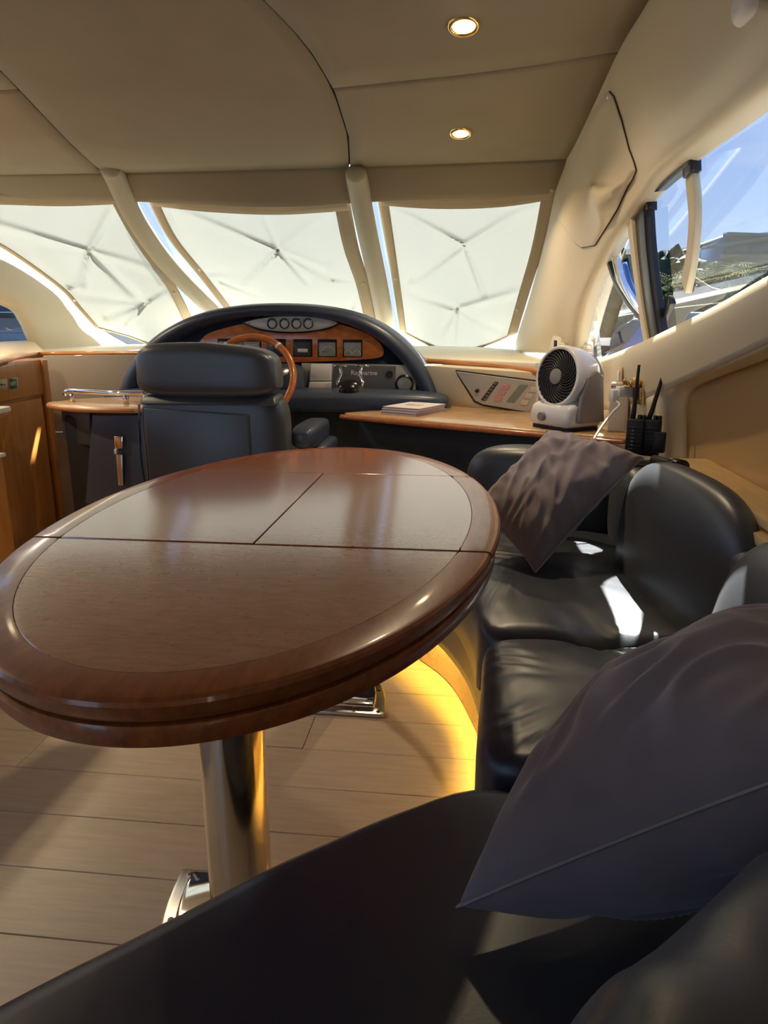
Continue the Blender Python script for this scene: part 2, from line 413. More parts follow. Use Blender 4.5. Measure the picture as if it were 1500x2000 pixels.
# fascia under the front edge of the ceiling
fx = [-2.95, -2.5, -2.0, -1.5, -1.0, -.5, 0, .25, .44]
fb = [(-80, 386), (0, 385), (120, 388), (240, 390), (400, 398), (500, 402), (600, 401), (690, 394), (735, 390), (900, 386), (1000, 381), (1090, 374)]
rows = [[], [], [], []]
for i in range(13):
    t = i / 12; px = lerp(-80, 1095, t); py = pw(fb, px); x = lerp(-2.95, .44, t)
    bot = P(px, py, frontY(lerp(-2.6, .42, t)) + .17)
    topx = bot.x; top = Vector((topx, frontY(topx) + .004, zc(frontY(topx)) + .004))
    rows[0].append(top); rows[1].append(top.lerp(bot, .35) + Vector((0, -.008, -.004))); rows[2].append(bot); rows[3].append(bot + Vector((0, .05, .03)))
fas = pt('trim_1', rows, 'fascia', None, 40, 9, solid=.012); tag(fas, kind='structure')

# ---- windscreen: three covers, glass behind, two posts
_EC = {}
def edge(l, t):
    r = _EC.get(tuple(l))
    if r is None: r = _EC[tuple(l)] = crom([Vector(q) for q in l], 60)
    i = t * 60; j = min(int(i), 59); return r[j].lerp(r[j + 1], i - j)
class Screen:
    def __init__(s, left, right, top, bot): s.l, s.r, s.t, s.b = left, right, top, bot
    def raw(s, u, v):
        uu, vv = min(1, max(0, u)), min(1, max(0, v))
        a = edge(s.l, vv).lerp(edge(s.r, vv), uu); b = edge(s.t, uu).lerp(edge(s.b, uu), vv)
        c = Vector(s.l[0]).lerp(Vector(s.r[0]), uu).lerp(Vector(s.l[-1]).lerp(Vector(s.r[-1]), uu), vv)
        q = a + b - c
        if u != uu: q = q + (Vector(edge(s.r, vv)) - Vector(edge(s.l, vv))) * (u - uu)
        if v != vv: q = q + (Vector(edge(s.b, uu)) - Vector(edge(s.t, uu))) * (v - vv)
        return q
def crease_d(q, creases):
    d = 0.
    for (x0, y0, x1, y1, amp, wd) in creases:
        dx, dy = x1 - x0, y1 - y0; L2 = dx * dx + dy * dy; t = ((q.x - x0) * dx + (q.y - y0) * dy) / L2
        tt = min(1, max(0, t)); ds = math.hypot(q.x - x0 - dx * tt, q.y - y0 - dy * tt)
        d += amp * math.exp(-(ds / (wd * .72 * (.6 + .9 * tt))) ** 2) * (1 - .55 * tt)
    return d
def cover(label, S, ub0, ub1, vt, snaps, creases, edge_snaps):
    c0 = S.raw(.5, .5); root = thing('windscreen_cover', P(c0.x, c0.y, c0.z), label, 'window cover', 'fabric covers on the windscreen')
    def surf(u0, u1, v0, v1, nu, nv, dy=0., cr_=True):
        V = []
        for j in range(nv + 1):
            for i in range(nu + 1):
                u, v = lerp(u0, u1, i / nu), lerp(v0, v1, j / nv); q = S.raw(u, v); Y = q.z + dy
                if cr_:
                    e_ = min(1, 6 * min(u, 1 - u, v, 1 - v) + .15)
                    for (sx, sy, sa_) in snaps: Y += sa_ * math.exp(-math.hypot(q.x - sx, q.y - sy) / 45)
                    Y += (1.7 * crease_d(q, creases) + .014 * noise.noise(Vector((q.x / 70, q.y / 70, 3)))) * e_
                V.append(P(q.x, q.y, Y))
        k = nu + 1
        return V, [(j * k + i, j * k + i + 1, (j + 1) * k + i + 1, (j + 1) * k + i) for j in range(nv) for i in range(nu)]
    mesh('cloth', *surf(ub0 * .6, 1 - ub1 * .6, vt * .6, 1, 90, 70), 'cover_cloth', root)
    mesh('border_band', *surf(0, ub0, 0, 1, 4, 40, -.012, False), 'band_cloth', root, solid=.004)
    mesh('border_band', *surf(1 - ub1, 1, 0, 1, 4, 40, -.012, False), 'band_cloth', root, solid=.004)
    mesh('border_band', *surf(0, 1, 0, vt, 40, 3, -.016, False), 'band_cloth', root, solid=.004)
    mesh('hem', *surf(.02, .98, .982, 1.0, 40, 2, -.010, False), 'band_cloth', root, solid=.004)
    for (sx, sy, sa_) in snaps:
        best = min(((S.raw(i / 40, j / 40) - Vector((sx, sy, 0))).xy.length, i, j) for i in range(41) for j in range(41))
        q = S.raw(best[1] / 40, best[2] / 40); disc('snap_button', P(sx, sy, q.z + sa_ * .9 - .012), (0, -1, -.4), .011, .008, 'steel', root, 14)
    for u, v in edge_snaps:
        q = S.raw(u, v); disc('snap_button', P(q.x, q.y, q.z - .018), (0, -1, -.4), .009, .008, 'steel', root, 14)
    return root
SR = Screen([(736, 382, 4.02), (752, 470, 4.42), (768, 560, 4.85), (782, 648, 5.25)], [(1087, 366, 3.90), (1064, 475, 4.15), (1034, 572, 4.42), (1010, 650, 4.62)],
            [(736, 382, 4.02), (850, 386, 4.05), (980, 381, 4.0), (1087, 366, 3.90)], [(782, 648, 5.25), (830, 672, 5.15), (883, 688, 5.02), (950, 676, 4.85), (1010, 650, 4.62)])
SC = Screen([(284, 378, 4.02), (325, 460, 4.38), (385, 535, 4.78), (450, 618, 5.28)], [(682, 382, 4.03), (700, 480, 4.42), (722, 555, 4.8), (738, 640, 5.28)],
            [(284, 378, 4.02), (400, 388, 4.05), (540, 392, 4.06), (682, 382, 4.03)], [(450, 618, 5.28), (550, 640, 5.3), (640, 645, 5.3), (738, 640, 5.28)])
SL = Screen([(-150, 380, 3.80), (-80, 440, 3.98), (10, 488, 4.2), (112, 560, 4.5), (150, 600, 4.66), (186, 640, 4.85)], [(237, 380, 4.02), (285, 470, 4.40), (345, 560, 4.82), (384, 640, 5.28)],
            [(-150, 380, 3.80), (-20, 379, 3.9), (110, 382, 3.98), (237, 380, 4.02)], [(186, 640, 4.85), (250, 658, 5.0), (310, 674, 5.12), (384, 640, 5.28)])
cover('cream windscreen cover with two snaps beside the side window pillar', SR, .062, .085, .07, [(907, 478, -.03), (893, 603, -.03)],
      [(907, 478, 760, 405, -.030, 10), (907, 478, 1050, 395, -.024, 12), (907, 478, 810, 545, .030, 8), (907, 478, 945, 575, .03, 5), (893, 603, 800, 570, .028, 9), (893, 603, 1015, 570, -.028, 8), (893, 603, 860, 650, .025, 7), (893, 603, 885, 670, .02, 5), (893, 603, 980, 650, .016, 10), (800, 545, 780, 560, .02, 12)],
      [(.03, .01), (.97, .01), (.03, .6), (.94, .78), (.5, .99)])
cover('cream windscreen cover above the helm between the two posts', SC, .055, .075, .095, [(543, 489, -.035)],
      [(543, 489, 320, 400, -.034, 10), (543, 489, 470, 553, .035, 6), (543, 489, 650, 545, .03, 8), (543, 489, 600, 552, .03, 5), (543, 489, 660, 400, .020, 14), (543, 489, 515, 420, .016, 6), (543, 489, 640, 525, -.02, 9), (650, 545, 712, 548, .02, 7), (430, 550, 500, 575, .022, 6), (410, 535, 465, 530, .022, 8), (690, 600, 712, 560, .02, 6), (330, 405, 360, 470, .012, 14)],
      [(.03, .01), (.97, .01), (.965, .66), (.04, .62)])
cover('cream windscreen cover at the far left with sagging lower corner', SL, .05, .07, .065, [(174, 489, -.035), (280, 593, -.035)],
      [(174, 489, -20, 435, -.034, 9), (174, 489, 225, 400, .028, 9), (174, 489, 165, 555, .03, 7), (174, 489, 270, 583, .034, 9), (174, 489, 345, 540, -.018, 10), (280, 593, 345, 545, .034, 7), (280, 593, 210, 618, .034, 8), (280, 593, 150, 575, .018, 10), (280, 593, 248, 630, .028, 6), (135, 560, 165, 545, .022, 8), (174, 489, 60, 480, .012, 14)],
      [(.97, .01), (.04, .72), (.96, .7)])
for i_, S in enumerate((SL, SC, SR)):
    V = []; nu = nv = 14
    for j in range(nv + 1):
        for i in range(nu + 1):
            q = S.raw(lerp(-.13, 1.13, i / nu), lerp(-.03, 1.16, j / nv)); V.append(P(q.x, q.y, q.z * 1.025))
    k = nu + 1
    o = mesh('window_%d' % (i_ + 1), V, [(j * k + i, j * k + i + 1, (j + 1) * k + i + 1, (j + 1) * k + i) for j in range(nv) for i in range(nu)], 'glass_clear', None); tag(o, kind='structure')
for i_, l in enumerate(([(212, 326, 3.70), (226, 348, 3.80), (272, 440, 4.18), (340, 530, 4.66), (452, 640, 5.4)], [(695, 334, 3.72), (699, 360, 3.84), (719, 460, 4.28), (740, 560, 4.8), (757, 650, 5.4)])):
    pth = crom([P(*q) for q in l], 30)
    rad = [(.018 if i == 0 else .043 if i == 1 else .052 + .014 * i / 30) for i in range(31)]
    o = tb('trim_%d' % (i_ + 2), pth, rad, 'post', None, 20, flat=.8); tag(o, kind='structure')
# dash deck behind the helm, lit through the covers
dk = thing('wall_front', (-1.2, 4.5, 0), kind='structure')
deck = [P(-60, 712, 3.0), P(85, 694, 3.62), P(300, 690, 3.62), P(845, 708, 3.62), P(1045, 724, 3.15), P(1120, 700, 3.4), Vector((.42, 4.2, .93)), Vector((.3, 5.0, .95)), Vector((-.4, 5.75, .97)), Vector((-1.9, 5.75, .97)), Vector((-2.7, 5.0, .96)), Vector((-3.0, 4.2, .95)), Vector((-3.0, 3.0, .93))]
for d in deck: d.z = .925 if d.y < 4 else .95
pr('dash_deck', deck, (0, 0, -.03), 'cream_dash', dk, bevel=.004)
bx('bulkhead', (-1.2, 4.1, .45), (3.4, .06, .9), 'cream', dk)
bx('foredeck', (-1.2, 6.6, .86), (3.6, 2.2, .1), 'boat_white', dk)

# ---- right side: roof flank, pillar, window surround, coaming, recess
wr = thing('wall_right', (.62, 2, 0), kind='structure')
seam_px = [(1380, -170, 1.92), (1275, 0, 1.92), (1215, 95, 1.917), (1160, 205, 1.895), (1110, 310, 1.845), (1088, 372, None)]
win_top = [(1660, 20), (1500, 160), (1420, 226), (1355, 277), (1290, 332), (1262, 366)]
rows = []
pl_out = [(1067, 470, 4.18), (1040, 572, 4.45), (1014, 655, 4.68), (1005, 690, 4.78)]
pl_in = [(1212, 440), (1176, 505), (1140, 592), (1120, 692)]
A = [PZ(x, y, z) if z else P(x, y, 3.93) for x, y, z in seam_px] + [P(*q) for q in pl_out]
B = [PW(x, y) for x, y in win_top] + [PW(*q) for q in pl_in]
# one moulded skin: roof flank running into the pillar, swelling inwards
rows = [[a + (Vector((0, 0, .012)) if i < 5 else Vector((.03, .06, .03))) for i, a in enumerate(A)]]
for t, b_ in ((0, 0), (.2, .55), (.45, 1), (.7, .92), (.9, .34), (1, 0)):
    r_ = []
    for i, (a, b) in enumerate(zip(A, B)):
        g_ = smooth((i - 3) / 3); d_ = (Vector((-.35, .25, -.5)).normalized() * (1 - g_) + Vector((-.75, -.6, .1)).normalized() * g_)
        r_.append(a.lerp(b, t) + d_ * b_ * lerp(.05, .085, g_) * (.5 if i == 5 else 1))
    rows.append(r_)
rows.append([b + Vector((.05, .01, -.012 if i < 6 else 0)) for i, b in enumerate(B)])
pt('roof_flank', rows, 'cream', wr, 90, 42, .018)
# sill coaming below the side window
sill = [(1085, 696), (1122, 703), (1165, 705), (1230, 683), (1290, 656), (1400, 603), (1500, 548), (1680, 455)]
low = [(1090, 760), (1125, 790), (1180, 800), (1235, 790), (1284, 770), (1400, 717), (1500, 670), (1680, 585)]
rows = [[PW(*q) + Vector((.07, 0, .005)) for q in sill], [PW(*q) for q in sill],
        [PW(lerp(a[0], b[0], .12), lerp(a[1], b[1], .12), -.028) for a, b in zip(sill, low)],
        [PW(lerp(a[0], b[0], .5), lerp(a[1], b[1], .5), -.03) for a, b in zip(sill, low)], [PW(*q, -.02) for q in low]]
pt('sill_coaming', rows, 'cream', wr, 50, 16, .016)
# wall strip from the coaming down to the shelf, and the frame of the recess
q0 = [(1090, 760), (1125, 790), (1180, 800), (1235, 790), (1284, 770)]
q1 = [(1090, 880), (1125, 900), (1180, 905), (1235, 905), (1286, 905)]
pt('wall_strip', [[PW(*q, -.02) for q in q0], [PW(lerp(a[0], b[0], .5), lerp(a[1], b[1], .5), -.016) for a, b in zip(q0, q1)], [PW(*q, -.012) for q in q1]], 'cream', wr, 20, 8, .016)
ro = [(1286, 905), (1284, 840), (1284, 775), (1292, 756), (1312, 744), (1400, 713), (1500, 668), (1680, 583)]
ri = [(1340, 905), (1340, 850), (1341, 800), (1348, 770), (1368, 750), (1420, 727), (1500, 697), (1680, 620)]
pt('recess_frame', [[PW(*q, -.02) for q in ro], [PW(lerp(a[0], b[0], .3), lerp(a[1], b[1], .3), -.01) for a, b in zip(ro, ri)], [PW(*q, .05) for q in ri]], 'cream', wr, 50, 8, .012)
rb = [(1340, 905), (1342, 908), (1346, 912), (1356, 918), (1380, 934), (1430, 968), (1500, 1012), (1680, 1128)]
pt('recess_panel', [[PW(*q, .053) for q in ri], [PW(lerp(a[0], b[0], .5), lerp(a[1], b[1], .5), .058) for a, b in zip(ri, rb)], [PW(*q, .053) for q in rb]], 'tan', wr, 40, 12, .012)
pr('recess_ledge', [Vector((.70, .5, .685)), Vector((.70, 2.12, .685)), Vector((.585, 2.12, .685)), Vector((.60, .5, .685))], (0, 0, .02), 'ledge_wood', wr)
pr('recess_ledge', [Vector((.605, .5, .655)), Vector((.605, 2.05, .655)), Vector((.575, 2.05, .655)), Vector((.575, .5, .655))], (0, 0, .022), 'ledge_wood', wr)
bx('hull_side', (.80, 1.0, .35), (.05, 4.4, .72), 'black', wr)
bx('hull_side', (.66, 3.6, .30), (.05, 2.4, .60), 'black', wr, rz=.12)
# unseen solid side aft of the window, added to keep sun off the near pillow
rows = [[Vector((wall_x(y, z) + o_, y, z)) for y in (-1.3, -.4, .5, 1.2, 1.56)] for z, o_ in ((1.93, -.12), (1.7, 0), (1.4, 0), (1.1, -.01), (.9, 0), (.70, 0))]
pt('aft_sun_block', rows, 'cream', wr, 16, 16, .02)
tb('aft_sun_block_edge', [Vector((wall_x(1.5, z) + .02, 1.55, z)) for z in (1.1, 1.3, 1.5, 1.75)], .035, 'cream', wr, 12)  # unseen post closing the edge of that added side
# access cover with a fine seam on the flank
ac = [(1197, 178), (1188, 186), (1160, 230), (1140, 280), (1120, 340), (1106, 395), (1098, 430), (1104, 440), (1130, 474), (1142, 482), (1168, 478), (1186, 450), (1212, 410), (1250, 330), (1246, 316), (1236, 290), (1222, 235), (1206, 188)]
# ---- side window: panes, black posts, glass reflection built as a strip
w4 = thing('window_4', PW(1300, 500), kind='structure')
V = []; nu, nv = 40, 16
for j in range(nv + 1):
    for i in range(nu + 1):
        y = lerp(1.36, 3.45, i / nu); z = lerp(pw([(1.3, 1.17), (1.64, 1.12), (2.4, 1.0), (3.4, .88)], y), pw([(1.3, 1.70), (2.0, 1.62), (2.6, 1.55), (3.0, 1.47), (3.45, 1.32)], y), j / nv); V.append((.648 + .0235 * y - .0242 * y * y - .13 * (z - 1.0) + .06, y, z))
k = nu + 1
mesh('pane', V, [(j * k + i, j * k + i + 1, (j + 1) * k + i + 1, (j + 1) * k + i) for j in range(nv) for i in range(nu)], 'glass', w4)
def strip(name, a, b, wa, wb, m, off=.03, th=.03, n=14):
    """post running along the window surface, px path a..b with widths in metres"""
    pa = crom([PW(*q, off) for q in a], n); V = []; Fc = []
    for i, p in enumerate(pa):
        t = (pa[min(i + 1, n)] - pa[max(i - 1, 0)]).normalized(); s_ = t.cross(Vector((1, 0, 0))).normalized(); wd = lerp(wa, wb, i / n) / 2
        for q in (-1, 1):
            for d in (-th / 2, th / 2): V.append(p + s_ * wd * q + Vector((d, 0, 0)))
    for i in range(n):
        for x0, x1 in ((0, 1), (1, 3), (3, 2), (2, 0)): Fc.append((i * 4 + x0, i * 4 + x1, i * 4 + 4 + x1, i * 4 + 4 + x0))
    Fc += [(0, 1, 3, 2), (n * 4, n * 4 + 2, n * 4 + 3, n * 4 + 1)]
    return mesh(name, V, Fc, m, w4, True, .003)
strip('post', [(1258, 418), (1264, 500), (1275, 590), (1288, 672)], None, .125, .105, 'frame_black', .03, .035)
strip('post_trim', [(1237, 425), (1245, 500), (1257, 590), (1272, 682)], None, .055, .045, 'cream', .026, .03)
strip('head_frame', [(1270, 412), (1272, 376), (1304, 342), (1334, 316), (1358, 298)], None, .05, .06, 'frame_black', .04, .03, 20)
strip('reflection_strip_top', [(1346, 282), (1350, 312), (1352, 342)], None, .075, .065, 'frame_black', .04, .03)  # dark top of the reflection strip below
strip('reflection_strip', [(1352, 342), (1358, 420), (1352, 500), (1340, 560)], None, .06, .07, 'cream', .045, .02, 20)  # reflection of an interior post in the glass, modelled as a solid strip
strip('quarter_frame', [(1196, 470), (1192, 500), (1205, 545), (1232, 590), (1262, 625)], None, .022, .02, 'frame_black', .035, .03, 24)
strip('quarter_chrome', [(1202, 500), (1214, 547), (1240, 592), (1266, 622)], None, .008, .01, 'chrome', .03, .03, 24)
strip('lower_frame', [(1286, 640), (1300, 612), (1313, 585)], None, .03, .03, 'frame_black', .042, .02, 8)

# ---- left side
wl = thing('wall_left', (-2.8, 4, 0), kind='structure')
lo_ = [(-150, 396, 3.86), (-80, 448, 4.03), (10, 495, 4.25), (112, 568, 4.55), (150, 610, 4.72), (190, 652, 4.95), (255, 690, 5.2)]
li_ = [(-330, 560, 3.55), (-200, 560, 3.7), (-60, 575, 3.85), (20, 598, 3.98), (45, 628, 4.05), (64, 668, 4.12), (90, 700, 4.2)]
A = [P(*q) for q in lo_]; B = [P(*q) for q in li_]
rows = [[a + Vector((0, .08, .02)) for a in A]]
for t, bul in ((0, 0), (.3, .05), (.75, .06), (1, 0)): rows.append([a.lerp(b, t) + Vector((.5, -.85, .1)).normalized() * bul for a, b in zip(A, B)])
rows.append([b + Vector((-.07, .08, 0)) for b in B])
pt('pillar', rows, 'cream', wl, 36, 20, .018)
s0 = [(-330, 676, 3.3), (-100, 674, 3.7), (0, 671, 3.95), (40, 669, 4.08), (66, 668, 4.15)]
s1 = [(-330, 760, 2.9), (-100, 725, 3.0), (0, 703, 3.2), (45, 694, 3.6), (90, 692, 3.7)]
rows = [[P(*q) + Vector((-.08, .1, 0)) for q in s0], [P(*q) for q in s0], [P(*q).lerp(P(*r), .3) + Vector((.02, -.03, .0)) for q, r in zip(s0, s1)], [P(*r) for r in s1]]
pt('sill_coaming', rows, 'cream', wl, 24, 10, .016)
w5 = thing('window_5', P(20, 635, 4.1), kind='structure')
pr('pane', [P(-340, 550, 3.65), P(0, 580, 4.05), P(50, 610, 4.2), P(80, 690, 4.3), P(-340, 690, 3.4)], (-.004, .006, 0), 'glass', w5, bevel=0)
bx('side_shell', (-3.02, .8, .55), (.06, 5.0, 1.1), 'cream', wl)
bx('side_shell', (-3.02, .8, 1.78), (.06, 5.0, .4), 'cream', wl)
# aft bulkhead with the open cockpit door behind the camera
wa = thing('wall_back', (-1.2, -1.3, 0), kind='structure')
bx('bulkhead_side', (-2.65, -1.3, 1.0), (.8, .05, 2.0), 'cream', wa); bx('bulkhead_side', (-.30, -1.3, 1.0), (2.1, .05, 2.0), 'cream', wa)
bx('bounce_deck', (-1.2, -3.6, -.05), (4.0, 4.6, .06), 'boat_white', wa)  # unseen deck, added to bounce sunlight in through the aft opening
# wood edge along the dash
for i_, l in enumerate(([(-90, 735, 2.55), (0, 706, 2.98), (35, 698, 3.3), (85, 692, 3.58), (160, 690, 3.62), (300, 690, 3.62)], [(820, 702, 3.62), (850, 706, 3.60), (940, 713, 3.38), (1040, 725, 3.12), (1075, 735, 3.0)])):
    pth = crom([P(*q) for q in l], 30); V = []; Fc = []
    for p in pth:
        for dx in ((0, -.012, .012), (0, -.018, 0), (0, -.012, -.014), (0, .05, -.014), (0, .05, .012)): V.append(p + Vector(dx))
    for i in range(30):
        for q in range(5): Fc.append((i * 5 + q, i * 5 + (q + 1) % 5, (i + 1) * 5 + (q + 1) % 5, (i + 1) * 5 + q))
    o = mesh('trim_%d' % (4 + i_), V, Fc, 'cherry', None); tag(o, kind='structure')
# grey carpeted wall below the port dash
gw = thing('wall_port', (-1.8, 3.6, 0), kind='structure')
p0, p1 = P(84, 700, 3.45), P(330, 700, 3.60)
pr('upper_panel', [Vector((p0.x, p0.y, .55)), Vector((p1.x, p1.y, .55)), Vector((p1.x, p1.y, .935)), Vector((p0.x, p0.y, .935))], (0, .03, 0), 'grey_fabric', gw)
pr('lower_panel', [Vector((p0.x, p0.y + .004, .0)), Vector((p1.x, p1.y + .004, .0)), Vector((p1.x, p1.y + .004, .543)), Vector((p0.x, p0.y + .004, .543))], (0, .03, 0), 'grey_fabric', gw)
# access cover on the roof flank: a shell laid on the moulding
from mathutils.bvhtree import BVHTree
def bvh_of(objs):
    V = []; Fc = []
    for o in objs:
        k = len(V); V += [v.co.copy() for v in o.data.vertices]; Fc += [tuple(i + k for i in f.vertices) for f in o.data.polygons]
    return BVHTree.FromPolygons(V, Fc)
flank_t = bvh_of([o for o in bpy.data.objects if o.parent == wr and o.name.split('.')[0] in ('roof_flank', 'pillar', 'sill_coaming', 'wall_strip')])
def hit(px, py, off=0.):
    d = ray(px, py).normalized(); h = flank_t.ray_cast(CAM, d)
    if h[0] is None: return PW(px, py, -off)
    n_ = h[1] if h[1].dot(d) < 0 else -h[1]
    return h[0] + n_ * (off + .010)
def shell_on(name, poly, m, par, off, rim, bulge=None, N=7):
    k = len(poly); cx = sum(q[0] for q in poly) / k; cy = sum(q[1] for q in poly) / k
    per = [Vector((lerp(poly[i][0], poly[(i + 1) % k][0], t / 5), lerp(poly[i][1], poly[(i + 1) % k][1], t / 5), 0)) for i in range(k) for t in range(5)]; n = len(per)
    V = [hit(q.x, q.y, -.004) for q in per]
    V += [hit(q.x, q.y, off * .7) for q in per]
    for j in range(N):
        f = lerp(.985, .12, j / (N - 1))
        for q in per:
            x, y = lerp(cx, q.x, f), lerp(cy, q.y, f); V.append(hit(x, y, off + (bulge(x, y) if bulge else 0)))
    V.append(hit(cx, cy, off + (bulge(cx, cy) if bulge else 0))); Fc = []
    for j in range(N + 1):
        for i in range(n): Fc.append((j * n + i, j * n + (i + 1) % n, (j + 1) * n + (i + 1) % n, (j + 1) * n + i))
    for i in range(n): Fc.append(((N + 1) * n + i, (N + 1) * n + (i + 1) % n, len(V) - 1))
    mesh(name, V, Fc, m, par)
    tb('seam', [hit(q.x, q.y, .0015) for q in per], .0022, 'seam', par, 6, closed=True)
acv = thing('access_cover', hit(1165, 360), 'cream pointed access cover screwed to the roof flank above the side window', 'panel')
def blg(x, y): return .07 * math.exp(-((x - 1205) / 34) ** 2 - ((y - 385) / 40) ** 2)
shell_on('cover_shell', ac, 'cream', acv, .006, .004, blg)
for q in ((1132, 322), (1197, 190)): disc('screw', hit(*q, .006), (-.6, -.6, -.3), .004, .003, 'steel', acv, 10)
cap = thing('ceiling_fitting', hit(1490, 2), 'white rounded fitting at the roof edge in the upper right corner', 'fitting')
sb('cap', hit(1490, -6, .02), (.045, .06, .04), 'white', cap, e1=.6, e2=.6)

# ---- ceiling downlights (two in view, plus two unseen fill lamps added to port)
lights = [(-.036, 2.351, 'round brass-rimmed ceiling downlight nearer the camera, above the table', 1), (-.052, 3.285, 'round brass-rimmed ceiling downlight nearer the windscreen', 1)]
for (x, y, lab, vis) in lights + [(-2.3, 2.1, 'unseen fill lamp added over the galley, built as a downlight', 0), (-2.3, 3.1, 'unseen fill lamp added over the forward end of the galley, built as a downlight', 0)]:
    z = zc(y) - .001
    t = thing('downlight', (x, y, z), lab, 'ceiling light', 'ceiling downlights')
    M = Matrix.Translation((x, y, z - .004)) @ Matrix.Rotation(math.pi - math.radians(13), 4, 'X')
    V, Fc = [], []
    prof = [(.048, -.012), (.047, .004), (.041, .008), (.035, .007), (.031, .002), (.031, -.004)]
    n = 32
    for i in range(n):
        a = 2 * math.pi * i / n
        for r, h in prof: V.append(M @ Vector((r * math.cos(a), r * math.sin(a), h)))
    for i in range(n):
        for q in range(5): Fc.append((i * 6 + q, ((i + 1) % n) * 6 + q, ((i + 1) % n) * 6 + q + 1, i * 6 + q + 1))
    mesh('rim', V, Fc, 'gold', t)
    lt('lens', [(.033, .001), (.026, .006), (.012, .009), (.004, .0095)], M, 'lamp', t, 24)
    ld = bpy.data.lights.new('downlight_lamp', 'SPOT'); ld.energy = 12.0 if vis else 27.0; ld.color = (1.0, .78, .50); ld.spot_size = math.radians(140); ld.spot_blend = .8; ld.shadow_soft_size = .03
    lo = bpy.data.objects.new('downlight_lamp', ld); COL.objects.link(lo); lo.location = (x, y, z - .02); reg(lo, None, Matrix.Translation((x, y, z - .02)))
    lo.parent = t; lo.matrix_parent_inverse = WM[t.name].inverted()

# ================================================================== DINING TABLE
TX, TY, TA, TB, TZ = -.347, 1.355, .420, .764, .72
tbl = thing('dining_table', (TX, TY, 0), 'oval polished wooden dining table with folding leaves on chrome columns', 'table')
def ell(a, b, n=160): return [(TX + a * math.cos(t), TY + b * math.sin(t)) for t in [2 * math.pi * i / n for i in range(n)]]
def clip(poly, f):
    """clip convex polygon to f(p)>=0 (f linear)"""
    res = []
    for i in range(len(poly)):
        a, b = poly[i - 1], poly[i]; fa, fb_ = f(a), f(b)
        if (fa >= 0) != (fb_ >= 0): t = fa / (fa - fb_); res.append((lerp(a[0], b[0], t), lerp(a[1], b[1], t)))
        if fb_ >= 0: res.append(b)
    return res
S1, S2 = 1.108, 1.712; BW = .055
tilt = .000
regs = {'leaf_near': (lambda p: S1 - .0055 - p[1], None, None), 'mid_l': (lambda p: p[1] - S1 - .0035, lambda p: S2 - .0012 - p[1], lambda p: TX - .0015 - p[0]), 'mid_r': (lambda p: p[1] - S1 - .0035, lambda p: S2 - .0012 - p[1], lambda p: p[0] - TX - .0015), 'far': (lambda p: p[1] - S2 - .0012, None, None)}
inner = ell(TA - BW, TB - BW)
for key, fs in regs.items():
    pg_ = inner
    for f in fs:
        if f: pg_ = clip(pg_, f)
    leaf = pr('leaf', [(a, b, TZ - .028) for a, b in pg_], (0, 0, .028), 'veneer', tbl, bevel=.0008, seg=1)
    # edge band ring with rounded outer edge
    prof = [(-BW + .0006, TZ), (-.010, TZ), (-.0045, TZ - .0015), (-.0012, TZ - .005), (0, TZ - .010), (-.004, TZ - .024), (-.010, TZ - .031), (-BW + .0006, TZ - .031)]
    seg = []; n = 240
    for i in range(n + 1):
        t = 2 * math.pi * i / n; q = (TX + (TA - BW / 2) * math.cos(t), TY + (TB - BW / 2) * math.sin(t))
        seg.append(all((f is None) or f(q) >= 0 for f in fs))
    if key == 'leaf_near': t0, t1 = math.pi + math.asin((TY - S1 + .0055) / (TB - .02)), 2 * math.pi - math.asin((TY - S1 + .0055) / (TB - .02))
    elif key == 'far': t0 = math.asin((S2 + .0012 - TY) / (TB - .02)); t1 = math.pi - t0
    elif key == 'mid_r': t0, t1 = -math.asin((TY - S1 - .0035) / (TB - .02)), math.asin((S2 - .0012 - TY) / (TB - .02))
    else: t0, t1 = math.pi - math.asin((S2 - .0012 - TY) / (TB - .02)), math.pi + math.asin((TY - S1 - .0035) / (TB - .02))
    V = []; Fc = []; N = 60; k = len(prof)
    cl_ = lambda y: min(max(y, S1 + .0035), S2 - .0012) if key.startswith('mid') else (min(y, S1 - .0055) if key == 'leaf_near' else max(y, S2 + .0012))
    for i in range(N + 1):
        t = lerp(t0, t1, i / N)
        for o_, z in prof:
            yy = TY + (TB + o_) * math.sin(t)
            if i in (0, N): yy = {'leaf_near': S1 - .0055, 'far': S2 + .0012}.get(key, (S1 + .0035 if math.sin(t) < 0 else S2 - .0012))
            V.append((TX + (TA + o_) * math.cos(t), cl_(yy), z))
    for i in range(N):
        for q in range(k): Fc.append((i * k + q, i * k + (q + 1) % k, (i + 1) * k + (q + 1) % k, (i + 1) * k + q))
    Fc += [tuple(range(k)), tuple(N * k + q for q in range(k))]
    eb = mesh('edge_band', V, Fc, 'band', leaf); eb.data.set_sharp_from_angle(angle=math.radians(28))
bx('leaf_gap', (TX, S1 - .001, TZ - .0335), (.74, .02, .004), 'black', tbl, bevel=0)
pr('underframe', [(a, b, TZ - .062) for a, b in ell(TA - .008, TB - .010)], (0, 0, .026), 'band', tbl, bevel=.004, seg=2)
